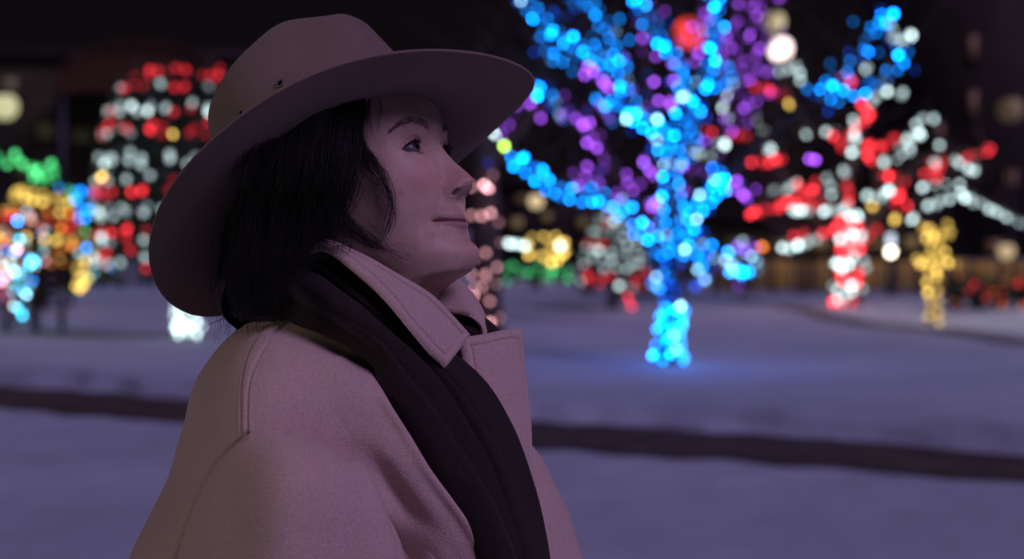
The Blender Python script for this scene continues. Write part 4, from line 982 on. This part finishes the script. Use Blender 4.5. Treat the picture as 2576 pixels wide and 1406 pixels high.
# ------------------------------------------------------------------ lit shrubs
def shrub(name, label, px, d, cy_, rx, ry, hues, n, leaves=900, levels=('hi', 'mid', 'lo', 'dim'), slabel=None, size=1.0, mat=None):
    x, y = world_xy(px, d); k = UNIT * d / CAM_D; zc = CAM_H - (cy_ - HORIZON) * k
    root = link(name, None, loc=(x, y, 0), label=label, cat='shrub', group='lit shrubs')
    ps, rs = [], []
    for i in range(14):
        a, e = random.uniform(0, 6.28), random.uniform(.3, 1); t = np.linspace(0, 1, 6)[:, None]
        tip = np.array([x + rx * k * .7 * math.cos(a) * e, y + rx * k * .7 * math.sin(a) * e, zc + ry * k * random.uniform(-.1, .8)])
        ps.append(np.array([x, y, -.02]) * (1 - t) + tip * t + np.array([0, 0, .1]) * np.sin(t * 3)); rs.append(np.linspace(.02, .006, 6))
    V, F = tubes(ps, rs, 4); link('stems', mesh_np('stems', V, F), root, mat=M_BARK)
    u = RNG.normal(size=(leaves, 3)); u /= np.linalg.norm(u, axis=1, keepdims=True); u *= (RNG.random(leaves) ** .35)[:, None]
    c = np.array([x, y, zc]) + u * np.array([rx * k, rx * k, ry * k]) * (1 + .12 * RNG.normal(size=(leaves, 1))); c[:, 2] = np.maximum(c[:, 2], .03)
    dv = RNG.normal(size=(leaves, 3)); dv /= np.linalg.norm(dv, axis=1, keepdims=True); sd = np.cross(dv, RNG.normal(size=(leaves, 3))); sd /= np.linalg.norm(sd, axis=1, keepdims=True)
    Vv = np.stack([c, c + dv * .06 + sd * .035, c + dv * .13, c + dv * .06 - sd * .035], 1).reshape(-1, 3)
    link('foliage', mesh_np('foliage', Vv, np.arange(4 * leaves).reshape(-1, 4), smooth=False), root, mat=mat or M_LEAF)
    if n:
        S = light_string(slabel or label, (x, y, 0))
        pts = []
        for i in range(n):
            v_ = RNG.normal(size=3); v_ /= np.linalg.norm(v_); v_[1] = -abs(v_[1]) * .8
            p = np.array([x, y, zc]) + v_ * np.array([rx * k, rx * k, ry * k]); p[2] = max(p[2], .05)
            bulb(S, random.choice(hues), p, d, random.choice(levels), size); pts.append(p)
        wire(S, sorted(pts, key=lambda q: q[2]))
        return root, S
    return root, None
shrub('round_shrub', 'round shrub glowing deep blue behind the blue trunk', 1695, 38, 645, 100, 92, ('navy', 'navy', 'navy', 'navy', 'blue', 'bluewhite'), 95, 1100, ('mid', 'mid', 'lo', 'dim'), 'deep blue lights netted over the round shrub')
shrub('low_shrub', 'low shrub in bright blue and violet lights before the ochre hoarding', 1862, 36, 660, 46, 62, ('blue', 'purple', 'purple', 'bluewhite', 'white'), 30, 500, ('mid', 'lo', 'dim'), 'blue and violet lights on the low shrub by the hoarding')
S = bpy.data.objects[[o.name for o in bpy.data.objects if o.name.startswith('light_string')][-1]]
at_px(S, 'blue', [(1835, 684), (1848, 686), (1860, 684), (1872, 685), (1884, 684), (1856, 678), (1832, 635), (1866, 690)], 35.5, 'hi'); at_px(S, 'orange', [(1915, 620), (1918, 622)], 35, 'hi', 1.1)
shrub('domed_shrub', 'domed shrub in yellow lights beyond the chin', 1372, 45, 625, 52, 38, ('yellow',), 34, 600, ('hi', 'mid', 'mid', 'lo'), 'yellow lights on the domed shrub beyond the chin')
S = light_string('row of large white lamps across the yellow domed shrub', tuple(world_xy(1340, 44)) + (0,))
at_px(S, 'white', [(1278, 612), (1284, 614), (1316, 618), (1322, 620), (1406, 618), (1412, 620), (1300, 614)], 44, 'hi', 1.1, .1); wire(S, [B(1270, 610, 44), B(1320, 618, 44), B(1415, 618, 44)])
for px, w_, nn, lb in ((1285, 24, 8, 'leftmost of three green lit bushes under the yellow dome'), (1345, 30, 11, 'middle one of three green lit bushes under the yellow dome'), (1408, 28, 11, 'rightmost of three green lit bushes under the yellow dome')):
    shrub('small_bush', lb, px, 44, 688, w_, 20, ('green',), nn, 260, ('mid', 'lo', 'dim'), 'green lights on the ' + lb.replace('green lit ', '') )

# left-hand group
T = Tree('bare_tree', 'bare tree carrying green lights at the far left', 40, 38, r=.1)
T.limb([(40, 743), (45, 640), (60, 540), (70, 470)], .1, .07, name='trunk')
GL = [([(60, 520), (90, 462), (60, 410), (10, 395), (-30, 390)], .05, .02, .6), ([(70, 470), (110, 440), (150, 430)], .04, .02, -.5), ([(90, 465), (150, 480), (200, 495), (250, 500)], .04, .02, .4), ([(60, 540), (140, 560), (205, 590), (240, 640)], .04, .02, -.5)]
limbs = [T.limb(p, a, b_, dr) for p, a, b_, dr in GL]; T.twigs(60, .8)
S = light_string('green lights in the bare tree at the far left', tuple(T.root.location))
for c, rr in limbs: wrap(S, c, rr, lambda k, f: 'green', .15, 38, .05, 1, level=lambda k, f: random.choice(('mid', 'mid', 'lo', 'lo')), jit=.08, size=1.5)
at_px(S, 'green', [(90, 450), (80, 430), (95, 470), (100, 480), (130, 435)], 38, 'hi')
root, sp = conifer('squat conifer in yellow and orange lights at the far left', 100, 33, 462, 112, .25, .12, 1800, 2.2)
S = light_string('yellow and orange bands round the squat conifer at the far left', tuple(root.location))
bands(S, sp, [(488, 'yellow'), (508, 'yellow'), (534, ('yellow', 'yellow', 'orange')), (552, ('orange', 'red', 'yellow')), (572, ('orange', 'red')), (596, 'yellow'), (616, ('yellow', 'orange')), (645, ('yellow', 'orange')), (664, ('orange', 'yellow')), (690, ('orange', 'yellow')), (712, 'yellow')], 33, 9, lambda: random.choice(('mid', 'lo', 'lo', 'dim')), span=1.5, size=1.4)
at_px(S, 'yellow', [(205, 690), (212, 712), (222, 700), (190, 720), (40, 480), (62, 500), (150, 535)], 32, 'mid')
T = Tree('young_tree', 'young tree in cyan and white lights above the dark bench', 44, 28.5)
trunk = T.limb([(46, 805), (48, 770), (55, 720), (60, 680)], .07, .05, name='trunk')
limbs = [T.limb(p, a, b_, dr) for p, a, b_, dr in (([(60, 690), (95, 650), (100, 600), (70, 565), (20, 560)], .04, .02, -.4), ([(58, 700), (20, 650), (-20, 640)], .04, .02, .4), ([(60, 680), (60, 630), (30, 600), (0, 590)], .03, .015, .3), ([(55, 720), (20, 700), (-10, 690)], .03, .015, -.4))]
T.twigs(40, .5)
S = light_string('cyan and white lights on the young tree above the bench', tuple(T.root.location))
for c, rr in limbs: wrap(S, c, rr, lambda k, f: random.choice(('cyan', 'cyan', 'blue', 'white', 'bluewhite', 'pink')), .085, 28.5, .02, 1, level=lambda k, f: random.choice(('hi', 'mid', 'lo', 'lo')), jit=.07)
wrap(S, *trunk, lambda k, f: random.choice(('white', 'bluewhite', 'cyan')), .05, 28.5, .15, 1, jit=.03)
at_px(S, 'cyan', [(45, 775), (80, 655), (88, 660), (75, 668)], 28, 'hi'); at_px(S, 'red', [(10, 730), (16, 750), (8, 700)], 28, 'lo')
shrub('low_shrub', 'low shrub in blue and teal lights left of the striped conifer', 252, 40, 660, 60, 55, ('blue', 'cyan', 'green', 'cyan', 'yellow'), 26, 500, ('mid', 'lo', 'dim'), 'blue and teal lights on the shrub left of the striped conifer')
S = bpy.data.objects[[o.name for o in bpy.data.objects if o.name.startswith('light_string')][-1]]
T = Tree('young_tree', 'slim tree with a patch of blue lights above the yellow conifer', 205, 41)
T.limb([(212, 730), (208, 640), (200, 560), (190, 500)], .08, .05, name='trunk')
limbs = [T.limb(p, a, b_, dr) for p, a, b_, dr in (([(192, 510), (165, 490), (150, 480)], .03, .015, .2), ([(192, 505), (215, 495), (230, 510)], .03, .015, -.2), ([(200, 560), (215, 520), (240, 515)], .03, .015, .2))]
T.twigs(30, .6)
S = light_string('patch of blue lights on the slim tree above the yellow conifer', tuple(T.root.location))
for c, rr in limbs: wrap(S, c, rr, lambda k, f: 'blue', .09, 41, 0, 1, level=lambda k, f: random.choice(('mid', 'lo')), jit=.08)

# pink-lit trunk close behind the face
T = Tree('wrapped_trunk', 'thick dark trunk dotted with pink lights behind the chin', 1228, 22.5, r=.2)
trunk = T.limb([(1228, 870), (1226, 780), (1224, 660), (1222, 540), (1218, 430), (1205, 340)], .20, .15, name='trunk')
T.limb([(1222, 450), (1260, 380), (1330, 300), (1380, 200)], .07, .02, 2.0); T.limb([(1215, 420), (1170, 330), (1120, 200)], .07, .02, 1.5); T.limb([(1205, 345), (1215, 250), (1200, 120)], .06, .02, 2.0)
T.twigs(40, .8)
S = light_string('pink lights dotted up the thick trunk behind the chin', tuple(T.root.location))
at_px(S, 'pink', [(1228, 474), (1217, 466)], 22.2, 'hi', 1, .05)
at_px(S, 'pink', [(1212, 544), (1234, 536), (1190, 745), (1232, 812)], 22.2, 'mid', 1, .05)
at_px(S, 'pink', [(1222, 636), (1186, 690), (1220, 690), (1212, 722), (1185, 470), (1184, 542), (1222, 694), (1250, 672), (1232, 758), (1194, 722), ], 22.2, 'lo', 1, .05)
at_px(S, 'pink', [(1255, 560), (1195, 650), (1260, 610), (1248, 715), (1258, 800), (1225, 850), (1240, 440), (1210, 860)], 22.2, 'dim', 1, .05)
wire(S, [B(1190 + 60 * ((k * 37 % 10) / 10), 460 + 40 * k, 22.2) for k in range(10)])

# slim yellow-lit tree on the right
T = Tree('young_tree', 'slim young tree wrapped in yellow lights on the far right', 2345, 28.5)
trunk = T.limb([(2344, 805), (2345, 760), (2343, 700), (2347, 650), (2352, 600)], .05, .04, name='trunk')
limbs = [T.limb(p, a, b_, dr) for p, a, b_, dr in (([(2352, 610), (2335, 585), (2325, 572)], .03, .012, .2), ([(2352, 605), (2372, 575), (2392, 580)], .03, .012, -.2), ([(2347, 660), (2380, 655), (2395, 665)], .03, .012, -.2), ([(2347, 660), (2325, 650), (2310, 662)], .03, .012, .2))]
T.twigs(26, .4)
S = light_string('yellow lights up the slim young tree on the far right', tuple(T.root.location))
wrap(S, *trunk, lambda k, f: 'yellow', .055, 28.5, .02, 1, level=lambda k, f: random.choice(('mid', 'lo', 'lo')), jit=.015, size=1.35)
for c, rr in limbs: wrap(S, c, rr, lambda k, f: 'yellow', .06, 28.5, 0, 1, level=lambda k, f: random.choice(('mid', 'lo', 'dim')), jit=.04, size=1.35)

# low red-lit bushes on the right
for px, w_, nn, lb in ((2405, 26, 6, 'low dark bush with a few red lights nearest the yellow tree'), (2460, 24, 6, 'low dark bush with red lights second from the yellow tree'), (2515, 26, 8, 'low dark bush with red lights third from the yellow tree'), (2568, 24, 7, 'low dark bush with red lights cut by the frame edge')):
    shrub('small_bush', lb, px, 31.5, 735, w_, 40, ('red', 'orange', 'red'), nn, 320, ('lo', 'dim', 'dim'), lb.replace('low dark bush with', 'string of').replace('a few ', ''))

# ------------------------------------------------------------------ lamp posts
def lamp_post(label, px, d, head_py, hue, strength, r=.16, glow=0.0, arms=1):
    x, y = world_xy(px, d); k = UNIT * d / CAM_D; z = CAM_H - (head_py - HORIZON) * k
    root = link('lamp_post', None, loc=(x, y, 0), label=label, cat='lamp post', group='lamp posts')
    V, F = tubes([np.array([(x, y, 0), (x, y, .25), (x, y, .3), (x, y, z - r)])], [np.array([.11, .1, .055, .04])], 10); link('pole', mesh_np('pole', V, F), root, mat=M_POLE)
    prof = [(.01, -1), (.55, -.85), (.9, -.45), (1, 0), (.88, .5), (.5, .86), (.01, 1)]
    V = np.array([[(x + r * a * math.cos(t), y + r * a * math.sin(t), z + r * b_) for t in np.linspace(0, 2 * math.pi, 14, endpoint=False)] for a, b_ in prof])
    link('lantern', mesh_np('lantern', V.reshape(-1, 3), grid_faces(len(prof), 14, True)), root, mat=emitter('lantern_glow', hue, strength))
    V, F = tubes([np.array([(x, y, z + r * .8), (x, y, z + r * 1.02), (x, y, z + r * 1.25)])], [np.array([r * .62, r * .55, .02])], 12); link('cap', mesh_np('cap', V, F), root, mat=M_POLE)
    V, F = tubes([np.array([(x, y, z - r * 1.25), (x, y, z - r * .95)])], [np.array([.05, r * .45])], 12); link('collar', mesh_np('collar', V, F), root, mat=M_POLE)
    return root
lamp_post('lamp post with a bright white lantern right of the striped tree', 2240, 38, 634, (1, .86, .66), 8, .09)
_lp = [o for o in bpy.data.objects if o.name.startswith('lamp_post')][-1]; x, y = world_xy(2240, 38)
V, F = tubes([np.array([(x, y, z_) for z_ in (CAM_H - (618 - HORIZON) * UNIT * 38 / CAM_D, CAM_H - (590 - HORIZON) * UNIT * 38 / CAM_D)])], [np.array([.07, .07])], 10); link('light_tube', mesh_np('light_tube', V, F), _lp, mat=emitter('tube_glow', (.75, .85, 1), 1.6))
lamp_post('tall lamp post with a glowing pink-white lantern above the trees', 1962, 46, 122, (1, .78, .74), 3.2, .30)
lamp_post('lamp post with a dull yellow lantern just above the pink-white one', 1948, 58, 54, (1, .85, .45), .7, .33)
lamp_post('lamp post with a pale yellow lantern at the left edge', 12, 46, 268, (.95, .95, .5), .6, .34)
lamp_post('lamp post with a dim amber lantern near the right edge', 2531, 44, 632, (1, .75, .4), .55, .2)
lamp_post('lamp post with a very dim high lantern at the right edge', 2542, 52, 275, (1, .75, .35), .035, .38)
lamp_post('lamp post with a dim amber lantern beside the blue limb', 1348, 42, 506, (1, .78, .4), .9, .16)
# red round signal over the blue tree
x, y = world_xy(1732, 48); z = CAM_H - (85 - HORIZON) * UNIT * 48 / CAM_D
root = link('signal_light', None, loc=(x, y, 0), label='round red signal light on a tall mast behind the blue tree', cat='signal light')
V, F = tubes([np.array([(x, y, 0), (x, y, z - .3)])], [np.array([.09, .06])], 10); link('mast', mesh_np('mast', V, F), root, mat=M_POLE)
V, F = tubes([np.array([(x, y + .2, z), (x, y + .19, z), (x, y - .1, z), (x, y - .12, z)])], [np.array([.02, .46, .46, .40])], 20); link('housing', mesh_np('housing', V, F), root, mat=M_POLE)
V, F = tubes([np.array([(x, y - .13, z), (x, y - .16, z), (x, y - .18, z)])], [np.array([.39, .33, .01])], 20); link('lens', mesh_np('lens', V, F), root, mat=emitter('signal_red', (1, .06, .04), 1.6))

# ------------------------------------------------------------------ ochre hoarding, buildings, bench
def boxv(x0, x1, y0, y1, z0, z1):
    V = np.array([(x, y, z) for x in (x0, x1) for y in (y0, y1) for z in (z0, z1)])
    F = np.array([(0, 1, 3, 2), (4, 6, 7, 5), (0, 4, 5, 1), (2, 3, 7, 6), (0, 2, 6, 4), (1, 5, 7, 3)]); return V, F
def box(name, parent, mat, *b_):
    V, F = boxv(*b_); return link(name, mesh_np(name, V, F, smooth=False), parent, mat=mat)
d = 40.0; x0, y0 = world_xy(1795, d); x1, _ = world_xy(2620, d); k = UNIT * d / CAM_D
root = link('hoarding', None, loc=((x0 + x1) / 2, y0, 0), label='long ochre plank hoarding behind the red and white tree', cat='fence')
hgt = CAM_H - (655 - HORIZON) * k
nP = 44; wP = (x1 - x0) / nP; pm = None
for i in range(nP):
    xx = x0 + wP * i
    if pm is None:
        pm = []
        for mm_ in (M_PLANK, M_PLANK_DARK, M_PLANK_WORN):
            V, F = boxv(0, wP - .012, -.015, .015, .03, hgt); pm.append(mesh_np('plank', V, F, smooth=False)); pm[-1].materials.append(mm_)
    o = link('plank', random.choice(pm), root, loc=(xx, y0 + random.uniform(-.008, .008), random.uniform(-.03, .03)))
for i in range(12): box('post', root, M_WOOD, x0 + (x1 - x0) * i / 11 - .05, x0 + (x1 - x0) * i / 11 + .05, y0 + .02, y0 + .12, -.05, hgt + .05)
for zz in (.25, hgt - .2): box('rail', root, M_WOOD, x0, x1, y0 + .017, y0 + .06, zz, zz + .09)

def building(name, label, pxa, pxb, d, top, mat, wins, wcol, depth=10):
    xa, y = world_xy(pxa, d); xb, _ = world_xy(pxb, d); k = UNIT * d / CAM_D; H_ = CAM_H - (top - HORIZON) * k
    root = link(name, None, loc=((xa + xb) / 2, y, 0), label=label, cat='building')
    box('wall', root, mat, xa, xb, y, y + depth, -.1, H_)
    rf = box('roof', root, M_WALL, xa - .3, xb + .3, y - .3, y + depth + .3, H_ + .003, H_ + .35)
    for (wx, wy, ww, wh, st_) in wins:
        a = (wx - 1287.5) * k; zc = CAM_H - (wy - HORIZON) * k; hw, hh = ww * k / 2, wh * k / 2
        f = box('window', root, M_POLE, a - hw - .08, a + hw + .08, y - .06, y - .003, zc - hh - .08, zc + hh + .08)
        box('pane', f, emitter('pane_glow', wcol, st_) if st_ else M_POLE, a - hw, a + hw, y - .075, y - .063, zc - hh, zc + hh)
        box('sill', f, M_WALL, a - hw - .15, a + hw + .15, y - .16, y - .062, zc - hh - .16, zc - hh - .085)
    return root
building('far_building', 'dark olive building with dim greenish windows behind the striped conifer', -140, 640, 74, 150, M_OLIVE,
         [(235, 215, 60, 34, .030), (310, 205, 40, 34, .045), (120, 330, 50, 40, .012), (205, 340, 46, 40, .008), (60, 430, 46, 40, .012), (300, 330, 46, 40, .01), (20, 215, 46, 40, .01)], (.75, .8, .25))
x, y = world_xy(350, 70); k = UNIT * 70 / CAM_D
root = link('arched_canopy', None, loc=(x, y, 0), label='rust-coloured arched canopy over the far building', cat='canopy')
arc = []
for t in np.linspace(rad(12), rad(168), 30): arc.append((x + 220 * k * math.cos(t), CAM_H - (215 - 112 * math.sin(t) - HORIZON) * k))
arc = np.array(arc); Vv = []
for yy in (y, y + 3.5): Vv += [(a, yy, b_) for a, b_ in arc]
for yy in (y + 3.5, y): Vv += [(a, yy, b_ - .35) for a, b_ in arc]
Vv += [(a, y, b_) for a, b_ in arc]
link('roof', mesh_np('roof', np.array(Vv), grid_faces(5, 30)), root, mat=M_ARCH)
gb = [(a, y + .05, b_ - .36) for a, b_ in arc] + [(a, y + .05, arc[0, 1] - .6) for a, b_ in arc]
link('gable', mesh_np('gable', np.array(gb), grid_faces(2, 30)), root, mat=M_ARCH)
for a in (arc[0, 0] - .2, arc[-1, 0] + .2, x):
    box('column', root, M_POLE, a - .2, a + .2, y + .1, y + .5, -.1, arc[0, 1] - .3)
building('far_building', 'dark brick building behind the yellow domed shrub', 1180, 1700, 62, 470, M_WALL,
         [(1300, 560, 26, 22, .10), (1375, 545, 22, 20, .07), (1400, 480, 24, 20, .03), (1310, 500, 24, 20, .02), (1465, 560, 24, 22, .05), (1600, 560, 24, 22, .03)], (1, .72, .25))
building('far_building', 'tall dark building filling the right edge', 2290, 2760, 76, -180, M_WALL,
         [(2445, 120, 22, 60, .002), (2445, 260, 22, 60, .002), (2540, 450, 30, 40, .010), (2360, 330, 22, 40, .004), (2445, 420, 22, 60, .004), (2500, 620, 40, 30, .02)], (1, .6, .25))
building('far_building', 'low brown building behind the ochre hoarding', 1740, 2330, 60, 560, M_OLIVE,
         [(1850, 620, 40, 30, .10), (1960, 620, 40, 30, .12), (2060, 615, 40, 30, .05), (2200, 600, 30, 40, .16), (2290, 610, 30, 30, .10)], (1, .68, .2))
# bench
x, y = world_xy(88, 25.5); root = link('park_bench', None, loc=(x, y, 0), label='dark park bench standing in the snow at the far left', cat='bench')
for i in range(4): box('seat_slat', root, M_WOOD, x - .22 + i * .115, x - .12 + i * .115, y - .8, y + .8, .42, .46)
for i in range(3): box('back_slat', root, M_WOOD, x + .27, x + .31, y - .8, y + .8, .55 + i * .13, .65 + i * .13)
for yy in (-.7, .7):
    for xx in (-.2, .2): box('leg', root, M_POLE, x + xx - .035, x + xx + .035, y + yy - .035, y + yy + .035, -.02, .418)
    box('back_post', root, M_POLE, x + .314, x + .36, y + yy - .03, y + yy + .03, .3, .95)
# added lamp post, unseen behind the camera on the left, to light her back

x, y = -3.2, -1.75
root = link('lamp_post', None, loc=(x, y, 0), label='added fill lamp on a post with a frosted globe, out of frame to the left of the woman', cat='lamp post', group='lamp posts')  # added fill lamp; the pole, lantern and collar below belong to it
V, F = tubes([np.array([(x, y, 0), (x, y, .25), (x, y, .3), (x, y, 2.25)])], [np.array([.11, .1, .055, .04])], 10); link('pole', mesh_np('pole', V, F), root, mat=M_POLE)
V = np.array([[(x + .17 * a * math.cos(t), y + .17 * a * math.sin(t), 2.42 + .17 * b_) for t in np.linspace(0, 2 * math.pi, 16, endpoint=False)] for a, b_ in [(.01, -1), (.55, -.85), (.9, -.45), (1, 0), (.88, .5), (.5, .86), (.01, 1)]])
link('lantern', mesh_np('lantern', V.reshape(-1, 3), grid_faces(7, 16, True)), root, mat=emitter('fill_globe_glow', (1, .86, .78), 62))
V, F = tubes([np.array([(x, y, 2.2), (x, y, 2.27)])], [np.array([.05, .08])], 12); link('collar', mesh_np('collar', V, F), root, mat=M_POLE)

for (x, y, lb, st_) in ((10.6, 27.0, 'added fill lamp on a tall post out of frame on the right, lighting the lawn', 230), (-9.6, 22.0, 'added fill lamp on a tall post out of frame on the left, lighting the lawn', 60)):  # two unseen lamps added to brighten and grey the far snow
    root = link('lamp_post', None, loc=(x, y, 0), label=lb, cat='lamp post', group='lamp posts')  # added unseen fill lamps; the pole and lantern below belong to them
    V, F = tubes([np.array([(x, y, 0), (x, y, .25), (x, y, .3), (x, y, 3.8)])], [np.array([.11, .1, .055, .04])], 10); link('pole', mesh_np('pole', V, F), root, mat=M_POLE)
    V = np.array([[(x + .2 * a * math.cos(t), y + .2 * a * math.sin(t), 4.0 + .2 * b_) for t in np.linspace(0, 2 * math.pi, 16, endpoint=False)] for a, b_ in [(.01, -1), (.55, -.85), (.9, -.45), (1, 0), (.88, .5), (.5, .86), (.01, 1)]])
    link('lantern', mesh_np('lantern', V.reshape(-1, 3), grid_faces(7, 16, True)), root, mat=emitter('fill_globe_glow', (1, .93, .82), st_))
